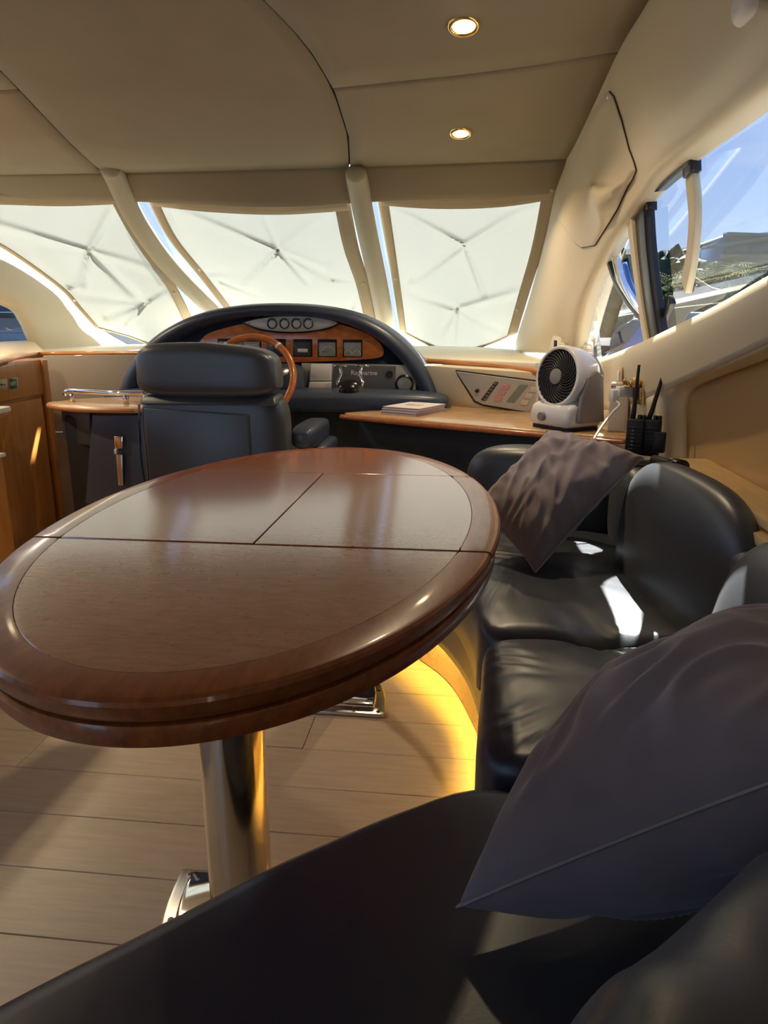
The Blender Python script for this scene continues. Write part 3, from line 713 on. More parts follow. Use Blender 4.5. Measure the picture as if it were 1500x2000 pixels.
for cx, cy, dr in ((-.375, 1.03, -1), (-.372, 1.92, 1)):
    lt('column', [(.055, .03), (.055, .655)], Matrix.Translation((cx, cy, 0)), 'column_metal', tbl, 48)
    lt('collar', [(.075, .028), (.074, .045), (.060, .052), (.056, .075)], Matrix.Translation((cx, cy, 0)), 'chrome', tbl, 40)
    fy = cy - dr * .13
    def dshape(wd, dp, n=26): return [(cx + wd * math.cos(math.pi * i / n), fy + dr * dp * max(0., math.sin(math.pi * i / n)) ** .8) for i in range(n + 1)]
    bp = pr('base_plate', [(a, b, .001) for a, b in dshape(.168, .28)], (0, 0, .012), 'steel', tbl, bevel=.004)
    pr('base_cover', [(a, b + dr * .022, .012) for a, b in dshape(.138, .235)], (0, 0, .018), 'chrome', tbl, bevel=.006)
    for sx in (-.15, -.08, .08, .15): disc('screw', (cx + sx, fy + dr * .012, .0125), (0, 0, 1), .006, .003, 'chrome', bp, 12)
    for sx in (-.138, .138): disc('screw', (cx + sx, fy + dr * .13, .0125), (0, 0, 1), .006, .003, 'chrome', bp, 12)

# ================================================================== SOFA
sofa = thing('sofa', (.25, 1.2, 0), 'black leather corner sofa wrapped around the oval table', 'sofa')
def wr1(v):   # puckers where the cushions meet and along the front edge
    d = 0.
    for (x, y) in ((.30, 1.47),):
        r = math.hypot(v.x - x, v.y - y); a = math.atan2(v.y - y, v.x - x)
        d += -.018 * math.exp(-(r / .07) ** 2) + .004 * math.cos(a * 9) * math.exp(-((r - .07) / .06) ** 2)
    d += .0022 * math.sin(v.y * 120 + 9 * noise.noise(v * 7)) * math.exp(-((v.x - .10) / .05) ** 2)
    return d
mesh('seat_cushion', *pad([(.045, 1.475), (.035, 1.62), (.0, 1.80), (-.09, 2.0), (-.25, 2.2), (-.08, 2.42), (.2, 2.45), (.52, 2.33), (.52, 1.475)], .26, .425, .045, .018, .006, 140, 6, wr=wr1), 'leather', sofa)
mesh('seat_cushion', *pad([(.03, .99), (.055, 1.465), (.52, 1.465), (.52, .90), (.20, .95)], .26, .425, .045, .018, .006, 140, 6, wr=wr1), 'leather', sofa)
mesh('seat_cushion', *pad([(.03, .980), (-.215, .795), (-.46, .56), (-.66, .33), (-.70, 0), (-.70, -.6), (.52, -.6), (.52, .88), (.20, .935)], .24, .405, .05, .012, .004, 160, 5), 'leather', sofa)
def skirt(name, path, z0, z1, m, th=.03, push=0.):
    p = crom([Vector((a, b, 0)) for a, b in path], 60); V = []; Fc = []; nz = 6
    for i, q in enumerate(p):
        t = (p[min(i + 1, 60)] - p[max(i - 1, 0)]).normalized(); s_ = Vector((t.y, -t.x, 0))
        for j in range(nz + 1): V.append(q + s_ * (push * math.sin(math.pi * j / nz)) + Vector((0, 0, lerp(z0, z1, j / nz))))
    k = nz + 1
    for i in range(60):
        for j in range(nz): Fc.append((i * k + j, i * k + j + 1, (i + 1) * k + j + 1, (i + 1) * k + j))
    return mesh(name, V, Fc, m, sofa, solid=th)
sk = [(-.64, -.2), (-.63, .30), (-.43, .54), (-.19, .77), (.05, .96), (.07, 1.2), (.07, 1.5), (.03, 1.76), (-.065, 2.00), (-.20, 2.19)]
skirt('skirt', sk, .15, .29, 'leather', .02)
pk = [(-.55, -.2), (-.55, .26), (-.35, .49), (-.12, .73), (.09, .97), (.13, 1.2), (.12, 1.5), (.06, 1.80), (-.025, 2.05), (-.19, 2.27)]
weave = skirt('plinth', pk, .0, .155, 'black', .016)
# woven band on the plinth: real ribs
V = []; Fc = []
path = crom([Vector((a - .012, b - .006, 0)) for a, b in pk], 620)
for i in range(300, 619):
    for j in range(13):
        p = path[i]; t = (path[i + 1] - p).normalized(); s_ = Vector((-t.y, t.x, 0)); z = .008 + .0105 * j; o_ = .0022 if (i + j) % 2 else .0
        c_ = p + s_ * o_; l_ = (path[i + 1] - p).length * .62; k = len(V)
        for dx, dz, dn in ((-l_, -.0062, 0), (l_, -.0062, 0), (l_, .0062, 0), (-l_, .0062, 0), (0, 0, .004)): V.append(c_ + t * dx + Vector((0, 0, z + dz)) + s_ * dn)
        Fc += [(k, k + 1, k + 4), (k + 1, k + 2, k + 4), (k + 2, k + 3, k + 4), (k + 3, k, k + 4)]
o = mesh('woven_band', V, Fc, 'weave', weave, False, fix=False); tag(o, kind='stuff')
# LED strip under the seat lip
lp = [Vector((a, b, .176)) for a, b in ((.08, 1.0), (.10, 1.2), (.095, 1.5), (.043, 1.78), (-.047, 2.02), (-.19, 2.225))]
tb('led_strip', crom(lp, 40), .005, 'led', sofa, 6)
# backrests
sb('backrest', (.520, 1.72, .540), (.056, .335, .205), 'leather', sofa, e1=.7, e2=.72, amp=.004, nu=56, nv=28, R=RZ(8) @ Matrix.Rotation(math.radians(6), 3, 'Y'))
sb('backrest', (.512, .98, .545), (.082, .345, .210), 'leather', sofa, e1=.7, e2=.72, amp=.006, nu=56, nv=28, R=Matrix.Rotation(math.radians(13), 3, 'Y'))
sb('backrest', (.27, 2.40, .53), (.26, .085, .155), 'leather', sofa, e1=.5, e2=.5, amp=.004, nu=56, nv=28, R=RZ(-16))
sb('backrest', (.55, 2.22, .52), (.09, .14, .15), 'leather', sofa, e1=.6, e2=.7, amp=.004)
nb = RZ(42)
def wrn(q):
    q = q.copy(); q.y += .006 * math.sin(q.x * 70 + 4 * noise.noise(Vector((q.z * 9, q.x * 5, 0)))) * (1 if q.y > 0 else 0) * max(0, min(1, (q.z + .1) / .15)); return q
sb('backrest', (.292, .408, .475), (.44, .14, .205), 'leather', sofa, e1=.6, e2=.5, amp=.004, fr=5, R=nb, nu=110, nv=50, fn=wrn)
pr('back_rail', [(.535, -.3, .42), (.535, 2.2, .42), (.60, 2.2, .42), (.60, -.3, .42)], (0, 0, .225), 'leather', sofa, bevel=.035, seg=5)
bx('seat_base', (.32, 1.35, .20), (.40, 2.0, .10), 'black', sofa); bx('seat_base', (0, .1, .19), (.9, .9, .08), 'black', sofa)

# ================================================================== PILLOWS
def pillow(label, cs, th, seed, nrm_hint, wrink=.008, pipe=.0035, pf=46):
    A, B, C_, D = [Vector(c) for c in cs]; cen = (A + B + C_ + D) / 4
    nrm = ((B - A).cross(D - A)).normalized()
    if nrm.dot(Vector(nrm_hint)) < 0: nrm = -nrm
    t = thing('pillow', cen - Vector((0, 0, (cen.z - min(q.z for q in (A, B, C_, D))))), label, 'pillow', 'scatter pillows on the sofa')
    N = 96
    def pos(u, v, side):
        pin = .055   # edges bow in between the corners
        uu = lerp(u, .5, pin * 4 * v * (1 - v) * 1.0) if True else u
        vv = lerp(v, .5, pin * 4 * u * (1 - u))
        p = A * (1 - uu) * (1 - vv) + B * uu * (1 - vv) + C_ * uu * vv + D * (1 - uu) * vv
        f = max(0., (1 - abs(2 * u - 1) ** 2.6)) ** .55 * max(0., (1 - abs(2 * v - 1) ** 2.6)) ** .55
        s_ = Vector((u * 3 + seed, v * 3, side)); w_ = noise.noise(s_ * 1.3) * .6
        eu, ev = min(u, 1 - u), min(v, 1 - v)
        puck = wrink * (1 if pf > 30 else .35) * (math.sin(u * pf + 5 * noise.noise(Vector((u * 4, seed, 0)))) * math.exp(-ev * 9) + math.sin(v * pf + 5 * noise.noise(Vector((v * 4, seed, 5)))) * math.exp(-eu * 9))
        fold = wrink * 1.3 * (1 - math.sqrt(noise.noise(Vector((u * 3.2 + v * 2.0 + seed, (v - u) * 6.5, 1.7))) ** 2 + .004) * 3.2)
        return p + nrm * side * f * (th / 2 + th * .12 * w_ + puck * .9 + fold * .8)
    V = []; Fc = []
    for side in (1, -1):
        b0 = len(V)
        for j in range(N + 1):
            for i in range(N + 1): V.append(pos(i / N, j / N, side))
        k = N + 1
        for j in range(N):
            for i in range(N):
                f = (b0 + j * k + i, b0 + j * k + i + 1, b0 + (j + 1) * k + i + 1, b0 + (j + 1) * k + i); Fc.append(f if side > 0 else f[::-1])
    o = mesh('case', V, Fc, 'pillow', t, fix=False)
    bm = bmesh.new(); bm.from_mesh(o.data); bmesh.ops.remove_doubles(bm, verts=bm.verts, dist=1e-5); bmesh.ops.recalc_face_normals(bm, faces=bm.faces); bm.to_mesh(o.data); bm.free()
    ring = [pos(i / 40, 0, 0) for i in range(40)] + [pos(1, i / 40, 0) for i in range(40)] + [pos(1 - i / 40, 1, 0) for i in range(40)] + [pos(0, 1 - i / 40, 0) for i in range(40)]
    tb('piping', ring, pipe, 'pillow_trim', t, 6, closed=True)
    return t
pillow('greyish mauve pillow standing against the sofa corner beyond the table', [P(1046, 1118, 1.80), P(1258, 892, 2.10), P(1072, 842, 2.22), P(930, 985, 1.98)], .21, 2.3, (-.5, -1, .5), .011, .003)
pillow('large shadowed brown-mauve pillow lying on the sofa nearest the camera', [P(893, 1772, .66), P(1640, 1480, .60), P(1760, 1225, .86), P(1275, 1440, .92)], .25, 8.1, (-.3, -.5, 1), .010, .002, 19)

# ================================================================== SIDE CONSOLE (chart shelf)
sc_ = thing('chart_shelf', (.1, 2.8, 0), 'light wooden shelf top on black base between helm and side window', 'shelf')
sh = [(-.515, 3.012), (-.50, 2.985), (-.20, 2.80), (.10, 2.635), (.40, 2.475), (.52, 2.41), (.55, 2.405), (.568, 2.45), (.545, 2.75), (.46, 3.05), (.40, 3.22), (-.065, 3.36), (-.07, 3.17), (-.42, 3.1)]
pr('shelf_top', [(a, b, .697) for a, b in sh], (0, 0, .023), 'oak', sc_, bevel=.007, seg=3)
pr('base', [(-.46, 3.05, .0), (.10, 2.72, .0), (.50, 2.50, .0), (.52, 2.9, .0), (.4, 3.15, .0), (-.1, 3.15, 0), (-.4, 3.1, 0)], (0, 0, .695), 'black', sc_, bevel=.01)
pth = crom([Vector((*q, .7035)) for q in sh[:7]], 40)
tb('edge_lipping', pth, .0095, 'band', sc_, 8)
# cream riser with the switch panel
rs = thing('switch_console', (.1, 3.3, .72), 'cream riser with a silver switch panel behind the shelf', 'console')
plp = [(893, 725), (1046, 745), (1085, 752), (1085, 813), (945, 789), (930, 782), (897, 732)]
def rpt(x, y, o=0.):
    a, b, c_ = P(845, 715, 3.385), P(1045, 727, 3.10), P(1045, 806, 3.12); n_ = (b - a).cross(c_ - a).normalized()
    if n_.y > 0: n_ = -n_
    d = ray(x, y); t = (a + n_ * o - CAM).dot(n_) / d.dot(n_); return CAM + d * t
NR = (rpt(900, 760, .01) - rpt(900, 760, 0)); RN = ((P(1045, 727, 3.10) - P(845, 715, 3.385)).cross(P(1045, 806, 3.12) - P(845, 715, 3.385))).normalized()
if RN.y > 0: RN = -RN
def rp(name, px, h, m, par, bevel=.001, base=.0): return pr(name, [rpt(*q, base) for q in px], RN * h, m, par, bevel, 1)
pr('riser', [rpt(*q) for q in ((800, 712), (1110, 732), (1112, 815), (1045, 808), (870, 798), (800, 797))], -RN * .05, 'cream', rs, bevel=.004)
fp = rp('panel_seam', [(890, 722), (1046, 742), (1090, 750), (1090, 817), (944, 793), (926, 785), (894, 733)], .004, 'seam', rs)
sp = rp('switch_panel', plp, .008, 'panel_light', rs)
def q4(x, y, w_, h_, k=.45): return [(x - w_ + h_ * k, y - h_), (x + w_ + h_ * k, y - h_ + 2), (x + w_ - h_ * k, y + h_ + 2), (x - w_ - h_ * k, y + h_)]
for x, y in ((988, 754), (980, 766), (973, 778)): rp('button', q4(x, y, 7, 4), .004, 'pink', sp, base=.008)
for x, y in ((1043, 760), (1034, 772), (1025, 785)): rp('button', q4(x, y, 7, 4.5), .004, 'grey_beige', sp, base=.008)
rp('display', q4(1010, 768, 8, 17, .8), .002, 'lcd', sp, base=.008)
rp('fuse_strip', q4(957, 763, 4, 18, .75), .003, 'black', sp, base=.008)
for i in range(6): rp('fuse', q4(967 - i * 3.9, 748 + i * 6, 3, 2, .7), .003, 'panel_grey', sp, base=.0105)
disc('knob', rpt(933, 763, .008), RN, .008, .012, 'black', sp, 14)
for x, y in ((902, 731), (925, 778), (1030, 798), (1035, 752)): disc('screw', rpt(x, y, .008), RN, .003, .002, 'steel', sp, 8)
# demister box on the dash corner beyond the fan
dv = thing('dash_vent', P(1118, 690, 3.25), 'cream slatted vent box on the dash behind the fan', 'vent')
pr('housing', [P(1070, 690, 3.3), P(1160, 698, 3.2), P(1158, 668, 3.25), P(1080, 655, 3.35)], (.02, .12, .0), 'grey_beige', dv, bevel=.006)
for i in range(3): pr('slat', [P(1096, 664 + i * 9, 3.27), P(1156, 673 + i * 8, 3.18), P(1156, 676 + i * 8, 3.18), P(1096, 668 + i * 9, 3.27)], (0, .01, 0), 'cream', dv, bevel=.001)
pr('slot', [P(1082, 664, 3.285), P(1088, 665, 3.275), P(1088, 686, 3.265), P(1082, 686, 3.275)], (0, .006, 0), 'black', dv, bevel=0)

# ---- books on the shelf
bk = [('mauve softcover book at the bottom of the small stack on the shelf', .0, .013, 'paper_side'), ('thin book in the middle of the small stack on the shelf', .4, .010, 'paper_side'), ('pale book lying on top of the small stack on the shelf', 0, .009, 'paper_side')]
z = .7205; c0 = PZ(806, 806, .72)
for i, (lab, r_, h_, m_) in enumerate(bk):
    t = thing('book', (c0.x, c0.y, z), lab, 'book', 'stacked books on the shelf')
    a = math.radians(-29 + i * 1.5); c_ = Vector((c0.x + .004 * i, c0.y, z + h_ / 2))
    bx('page_block', c_, (.172, .225, h_ - .003), 'paper_side', t, rz=a, bevel=.0006, seg=1)
    for s_ in (-1, 1): bx('cover', c_ + Vector((0, 0, s_ * (h_ / 2 - .00085))), (.176, .230, .0015), 'paper', t, rz=a, bevel=.0004, seg=1)
    if i == 2: bx('cover_print', c_ + Vector((0, 0, h_ / 2 + .0002)), (.07, .05, .0004), 'grey_beige', t, rz=a, bevel=0)
    z += h_

# ---- fan
FB = PZ(1108, 838, .72); FB = Vector((.36, 2.625, .72))
fan = thing('desk_fan', FB, 'white round air-circulator desk fan with dark spiral grille on the shelf', 'fan')
fd = Vector((-.80, -.60, .0)).normalized(); fs = Vector((-fd.y, fd.x, 0))   # facing, sideways
ftilt = (fd + Vector((0, 0, .12))).normalized()
hc = FB + Vector((0, 0, .178))
Mf = frame(hc, ftilt)
lt('housing', [(.055, -.085), (.085, -.075), (.100, -.045), (.108, .0), (.110, .04), (.107, .055), (.100, .060), (.097, .052), (.095, .035)], Mf, 'white_gloss', fan, 48, False, (True, False))
lt('back_ring', [(.070, -.094), (.092, -.078), (.094, -.066), (.080, -.066)], Mf, 'grey_plastic', fan, 40, False)
lt('inner_shroud', [(.098, .045), (.094, .050), (.030, .028)], Mf, 'black', fan, 40)
V = []; Fc = []
for i in range(30):     # spiral louvres
    a0 = 2 * math.pi * i / 30; pts = []
    for j in range(9):
        f = j / 8; r = lerp(.026, .096, f); a = a0 + 1.0 * f ** 1.2; pts.append(Mf @ Vector((r * math.cos(a), r * math.sin(a), .058 - .006 * f)))
    v_, f_ = tube(pts, .0024, 5, up=tuple(ftilt)); k = len(V); V += v_; Fc += [tuple(q + k for q in g) for g in f_]
mesh('grille', V, Fc, 'grille_dark', fan)
tb('grille_rim', [Mf @ Vector((.098 * math.cos(a), .098 * math.sin(a), .056)) for a in [2 * math.pi * i / 48 for i in range(48)]], .004, 'white_gloss', fan, 8, closed=True)
hubp = lt('hub', [(.028, .052), (.027, .064), (.018, .067)], Mf, 'grey_plastic', fan, 24)
for i in range(5):
    a = 2 * math.pi * i / 5; pts = [Mf @ Vector((r * math.cos(a + r * 4), r * math.sin(a + r * 4), .034 + .006 * (1 if r > .05 else 0))) for r in (.02, .05, .088)]
    tb('blade', pts, [.012, .022, .018], 'white', fan, 8, flat=.15, up=tuple(ftilt))
# stand: wedge body with cheeks
def loc(u, v, h): return FB + fs * u + fd * v + Vector((0, 0, h))
wedge = [(.085, 0.012), (.088, .05), (.080, .085), (.03, .10), (-.06, .13), (-.075, .10), (-.082, .012)]
pr('stand', [loc(-.098, v, h) for v, h in wedge], fs * .196, 'white_gloss', fan, bevel=.016, seg=4)
for s_ in (-1, 1):
    pr('side_cheek', [loc(s_ * .098, v, h) for v, h in ((.05, .03), (.045, .12), (.02, .19), (-.02, .21), (-.055, .19), (-.075, .03))], fs * (.018 * s_), 'grey_beige' if s_ < 0 else 'grey_plastic', fan, bevel=.008, seg=3)
pr('foot', [loc(-.09, v, h) for v, h in ((.075, 0), (.075, .014), (-.07, .014), (-.07, 0))], fs * .18, 'black', fan, bevel=.003)
disc('dial_knob', loc(-.045 + .02, .087, .045), fd, .016, .014, 'grey_plastic', fan, 24)
text_mesh('brand_print', 'IRIS', frame(Mf @ Vector((0, 0, .0672)), ftilt), .010, 'grey_beige', hubp, .0002) if False else None
# fan cord
cp = [loc(0, -.08, .03), loc(.02, -.12, .006), PZ(1085, 848, .726), PZ(1068, 842, .726), PZ(1075, 852, .722), P(1092, 858, 2.40), P(1100, 880, 2.38)]
tag(tb('power_cord', crom(cp, 40), .003, 'black', None, 6), 'thin black cord trailing off the shelf edge below the fan', 'cord')

# ---- box, socket, charger, switch
gb = thing('storage_box', PZ(1197, 838, .72), 'plain beige upright box on the shelf beside the fan', 'box')
bc = PZ(1198, 842, .72)
bx('body', bc + Vector((0.012, .0, .085)), (.062, .06, .17), 'grey_beige', gb, rz=math.radians(-12), bevel=.008, seg=3)
bx('lid_seam', bc + Vector((0.012, .0, .158)), (.0635, .0615, .002), 'grey_plastic', gb, rz=math.radians(-12), bevel=0)
pc = PW(1256, 762, -.03); wn_ = Vector((-.96, -.22, .05)).normalized()
so = thing('wall_socket', pc, 'brass wall socket with hinged cover below the side window sill', 'socket')
def wallbox(name, px, w_, h_, d_, m, par, o=0., bevel=.003):
    c_ = hit(*px, .002 + o); fy = Vector((wn_.y, -wn_.x, 0)).normalized(); up = Vector((0, 0, 1))
    pts = [c_ + fy * a * w_ / 2 + up * b * h_ / 2 for a, b in ((-1, -1), (1, -1), (1, 1), (-1, 1))]; return pr(name, pts, wn_ * d_, m, par, bevel)
wallbox('plate', (1256, 762), .072, .085, .008, 'gold', so); wallbox('cover_flap', (1252, 746), .062, .026, .03, 'gold', so, .008, .006); wallbox('insert', (1255, 764), .042, .045, .010, 'black_gloss', so, .002)
ch = thing('charger_plug', hit(1238, 764, .05), 'small white charger plugged into the brass socket', 'charger')
wallbox('body', (1247, 762), .034, .034, .05, 'white', ch, .012, .005); wallbox('plug_head', (1246, 762), .036, .042, .024, 'white_gloss', ch, .058, .006)
p0 = hit(1246, 764, .082)
tag(tb('charging_cable', crom([p0, P(1210, 790, p0.y - .03), P(1195, 807, p0.y - .06), P(1172, 838, p0.y - .11), P(1156, 866, p0.y - .15), P(1150, 890, p0.y - .16)], 40), .0038, 'white', None, 8), 'white charging cable running from the socket down behind the pillow', 'cable')
sw = thing('wall_switch', hit(1217, 730), 'narrow brass-framed rocker switch above the beige box', 'switch')
wallbox('plate', (1219, 732), .036, .058, .006, 'ledge_wood', sw); wallbox('rocker', (1219, 732), .016, .034, .005, 'white', sw, .006, .002)

# ---- two handheld radios in a charger, torch
def radio(label, px, py, Y, lean, wd):
    b = P(px, py, Y); t = thing('handheld_radio', b, label, 'radio', 'handheld radios by the socket'); R = RZ(-25)
    V, Fc = box((0, 0, .055), (.052, .036, .11)); V = [b + R @ v for v in V]; mesh('body', V, Fc, 'black', t, True, .006)
    for i in range(7): bx('grip_rib', b + R @ Vector((0, -.0185, .02 + i * .011)), (.044, .003, .004), 'black_gloss', t, rz=math.radians(-25), bevel=.001, seg=1)
    a0 = b + R @ Vector((-.012, 0, .108)); tb('antenna', [a0, a0 + Vector((lean * .25, 0, .03)), a0 + Vector((lean, 0, .155)), a0 + Vector((lean * 1.05, 0, .162))], [.008, .007, .0042, .0045], 'black', t, 10)
    for dx in (.008, .020): lt('knob', [(.0065, 0), (.0065, .012), (.004, .014)], Matrix.Translation(b + R @ Vector((dx, 0, .109))), 'black_gloss', t, 12)
    bx('clip', b + R @ Vector((0, .021, .06)), (.018, .006, .07), 'grey_plastic', t, rz=math.radians(-25))
    return t
radio('black handheld radio standing closest to the pillow, its antenna upright', 1238, 888, 2.23, .004, .04)
radio('black handheld radio on the wall side, its antenna leaning right', 1268, 890, 2.22, .034, .04)
cb = thing('charging_cradle', P(1268, 905, 2.2), 'black charging cradle under the handheld radios', 'charger')
bx('cradle', P(1262, 908, 2.19) + Vector((0, .02, -.012)), (.16, .10, .035), 'black', cb, rz=math.radians(-25), bevel=.008); bx('back_block', P(1292, 866, 2.17) + Vector((.0, .02, 0)), (.03, .03, .06), 'black', cb, rz=math.radians(-25), bevel=.003)
fl_ = thing('torch', P(1310, 912, 2.05), 'short black torch lying on the ledge end', 'torch')
ta, tb_ = P(1293, 902, 2.06), P(1334, 913, 1.96)
dT = (tb_ - ta); tb('barrel', [ta - dT * .4, ta + dT * .55], .014, 'black', fl_, 16); tb('head', [ta + dT * .5, ta + dT * .62, ta + dT], [.015, .020, .020], 'black_gloss', fl_, 16)

# ================================================================== HELM CONSOLE
hx = thing('helm_console', (-.92, 3.6, 0), 'navy leather helm console with arched hood and wooden instrument dash', 'console')
arch = [(222, 800), (232, 762), (252, 715), (290, 668), (340, 634), (400, 611), (470, 599), (545, 596), (620, 600), (690, 614), (750, 642), (800, 684), (835, 730), (855, 772), (862, 800)]
AP = [P(*q, 3.38) for q in arch]; AC = P(545, 800, 3.38)
secs = [(.885, .16), (.895, .06), (.91, .02), (.935, -.005), (.965, -.01), (.995, .005), (1.015, .04), (1.025, .12), (1.0, .35), (.91, .62), (.80, .72)]
rows = [[Vector((lerp(AC.x, p.x, s_), p.y + dy, lerp(AC.z, p.z, s_))) for p in AP] for s_, dy in secs]
V, Fc = patch(rows, 70, 40); mesh('hood', V, Fc, 'leather_navy', hx)
face = [Vector((lerp(AC.x, p.x, .90), 3.475, lerp(AC.z, p.z, .90))) for p in crom(AP, 50)]
pr('dash_face', face, (0, .05, 0), 'leather_navy', hx, bevel=0)
def hp(name, px, Y, th, m, par, bevel=.002): return pr(name, [P(x, y, Y) for x, y in px], (0, th, 0), m, par, bevel)
def crv(px, n=60): return [(q.x, q.y) for q in crom([Vector((*p, 0)) for p in px + [px[0]]], n)[:-1]]
wood = hp('wood_dash', crv([(388, 668), (405, 652), (440, 640), (475, 632), (520, 625), (570, 623), (620, 626), (660, 632), (710, 648), (738, 666), (749, 684), (742, 698), (700, 703), (640, 706), (570, 708), (480, 708), (400, 704), (388, 690)], 120), 3.440, .03, 'burl', hx, .004)
for i, (x0, x1) in enumerate(((424, 460), (473, 510), (521, 558), (572, 610), (620, 658), (669, 708))):
    y0, y1 = 661 + i * .4, 695.5 + i * .5
    g = hp('gauge', [(x0, y0), (x1, y0), (x1, y1), (x0, y1)], 3.4375, .01, 'black_gloss', wood, .003)
    dm = 'dial_dark' if i in (2, 3) else 'dial'
    hp('dial', [(x0 + 3, y0 + 6), (x1 - 3, y0 + 6), (x1 - 3, y1 - 2), (x0 + 3, y1 - 2)], 3.4355, .004, dm, g, .001)
    if i == 3: hp('readout', [(581, 681), (601, 681), (601, 688), (581, 688)], 3.4345, .002, 'white', g, 0)
    elif i == 4:
        c_ = P(641, 690, 3.434); tb('arc_scale', [c_ + Vector((.034 * math.cos(a), 0, .030 * math.sin(a))) for a in [math.pi * q / 16 for q in range(17)]], .0012, 'white', g, 5); hp('readout', [(626, 682), (640, 682), (640, 688), (626, 688)], 3.4345, .002, 'grey_plastic', g, 0)
    elif i == 5:
        for cx in (680, 697):
            c_ = P(cx, 692, 3.434); tb('arc_scale', [c_ + Vector((.018 * math.cos(a), 0, .018 * math.sin(a))) for a in [math.pi * q / 12 for q in range(13)]], .0012, 'white', g, 5)
    else: hp('scale_line', [(x0 + 7, y0 + 12), (x1 - 7, y0 + 12), (x1 - 7, y0 + 13.5), (x0 + 7, y0 + 13.5)], 3.4345, .002, 'white', g, 0)
podr = hp('gauge_pod_rim', crv([(472, 630), (500, 621), (535, 617), (570, 616), (605, 617), (640, 622), (664, 631), (640, 643), (605, 649), (570, 651), (530, 649), (498, 643)], 80), 3.425, .03, 'black_gloss', hx, .003)
pod = hp('gauge_pod', crv([(477, 630), (503, 623), (535, 619), (570, 618), (605, 619), (637, 624), (658, 631), (637, 640.5), (605, 646), (570, 648), (533, 646), (502, 640)], 80), 3.418, .03, 'silver', hx, .005)
for x in (531.5, 555.5, 579, 602):
    lt('round_gauge', [(.0245, 0), (.0245, .006), (.0205, .008), (.020, .003)], frame(P(x, 632, 3.4175), (0, -1, 0)), 'black_gloss', pod, 28)
    disc('dial', P(x + .8, 633.2, 3.4125), (0, -1, 0), .0175, .003, 'panel_light', pod, 24)
for x in (487, 650): disc('screw', P(x, 631, 3.416), (0, -1, 0), .003, .002, 'black', pod, 8)
# lower instrument strip
stp = hp('instrument_strip', [(588, 709), (806, 713), (813, 720), (813, 767), (592, 767)], 3.425, .03, 'panel_light', hx, .006)
hp('plotter_panel', [(652, 713), (773, 715), (771, 766), (648, 766)], 3.418, .03, 'panel_grey', hx, .004)
text_mesh('lettering', 'Raymarine', aft(P(711, 728.5, 3.4165)), .030, 'white', stp, .0006)
disc('plotter_knob', P(761, 731, 3.418), (0, -1, 0), .016, .014, 'black', stp, 20)
lt('compass_ring', [(.044, 0), (.044, .008), (.036, .012), (.035, .004)], frame(P(790, 750, 3.424), (0, -1, 0)), 'black_gloss', stp, 36)
disc('compass_dial', P(790, 750, 3.421), (0, -1, 0), .034, .004, 'dial', stp, 30)
disc('screw', P(806, 720, 3.424), (0, -1, 0), .003, .002, 'black', stp, 8)
# propped white folder in front of the strip
fo = thing('white_box', P(626, 765, 3.40), 'small off-white hinged box standing on the helm ledge by the wheel', 'box')
hp('upper_half', [(607, 711), (648, 711), (646, 744), (604, 744)], 3.385, .03, 'white', fo, .004)
hp('lower_half', [(604, 746), (646, 746), (644, 763), (601, 763)], 3.380, .04, 'white', fo, .004)
hp('feet', [(615, 762), (645, 762), (645, 766), (615, 766)], 3.378, .03, 'black', fo, .001)
# bolster and body
sb('bolster', (-.90, 3.36, .742), (.82, .17, .052), 'leather_navy', hx, e1=.55, e2=.25, nu=80, nv=24)
sb('wheel_binnacle', P(555, 748, 3.36), (.10, .10, .09), 'leather_navy', hx, e1=.6, e2=.6)
bx('body', (-.92, 3.68, .36), (1.45, .52, .70), 'leather', hx, bevel=.04, seg=4)
# throttle
th_ = lt('throttle_base', [(.062, -.01), (.062, .02), (.055, .045), (.035, .062), (.012, .068)], Matrix.Translation(P(684, 770, 3.27)) @ Matrix.Diagonal((1.1, .9, 1, 1)), 'black_gloss', hx, 28, False)
for s_ in (-1, 1):
    b0 = P(684 + s_ * 18, 762, 3.26)
    tb('lever_arm', crom([b0, b0 + Vector((s_ * .016, .0, .03)), b0 + Vector((s_ * .002, .02, .07)), b0 + Vector((s_ * .008, .03, .10))], 14), .007, 'chrome', th_, 10)
    c_ = b0 + Vector((s_ * .008, .03, .105)); tb('lever_grip', [c_ + Vector((-.033, 0, -.001)), c_ + Vector((-.02, 0, .004)), c_ + Vector((.02, 0, .004)), c_ + Vector((.033, 0, -.001))], [.004, .009, .009, .004], 'chrome', th_, 10, flat=.8)
disc('throttle_boss', P(660, 765, 3.25), (0, -1, .2), .018, .02, 'chrome', th_, 20); disc('throttle_boss', P(708, 765, 3.25), (0, -1, .2), .018, .02, 'chrome', th_, 20)
# steering wheel
wc = P(490, 738, 3.06); wz = Vector((.05, -1, .42)).normalized(); Mw = frame(wc, wz)
whl = mesh('steering_wheel', *tube([Mw @ Vector((.186 * math.cos(a), .186 * math.sin(a), 0)) for a in [2 * math.pi * i / 56 for i in range(56)]], .0155, 14, True), 'burl', hx)
lt('wheel_hub', [(.05, -.05), (.052, -.02), (.045, -.008), (.02, -.003)], Mw, 'white', whl, 30)
for a in (12, 168, 270):
    ar = math.radians(a); d = Vector((math.cos(ar), math.sin(ar), 0)); V, Fc = tube([Mw @ (d * .03 + Vector((0, 0, -.02))), Mw @ (d * .11 + Vector((0, 0, -.012))), Mw @ (d * .182)], [.03, .022, .014], 10, False, .3, tuple(wz)); mesh('spoke', V, Fc, 'steel', whl)
for a in (52, 128): 
    ar = math.radians(a); tb('rim_joint', [Mw @ Vector((.186 * math.cos(ar + q), .186 * math.sin(ar + q), 0)) for q in (-.03, .03)], .0162, 'white', whl, 12)
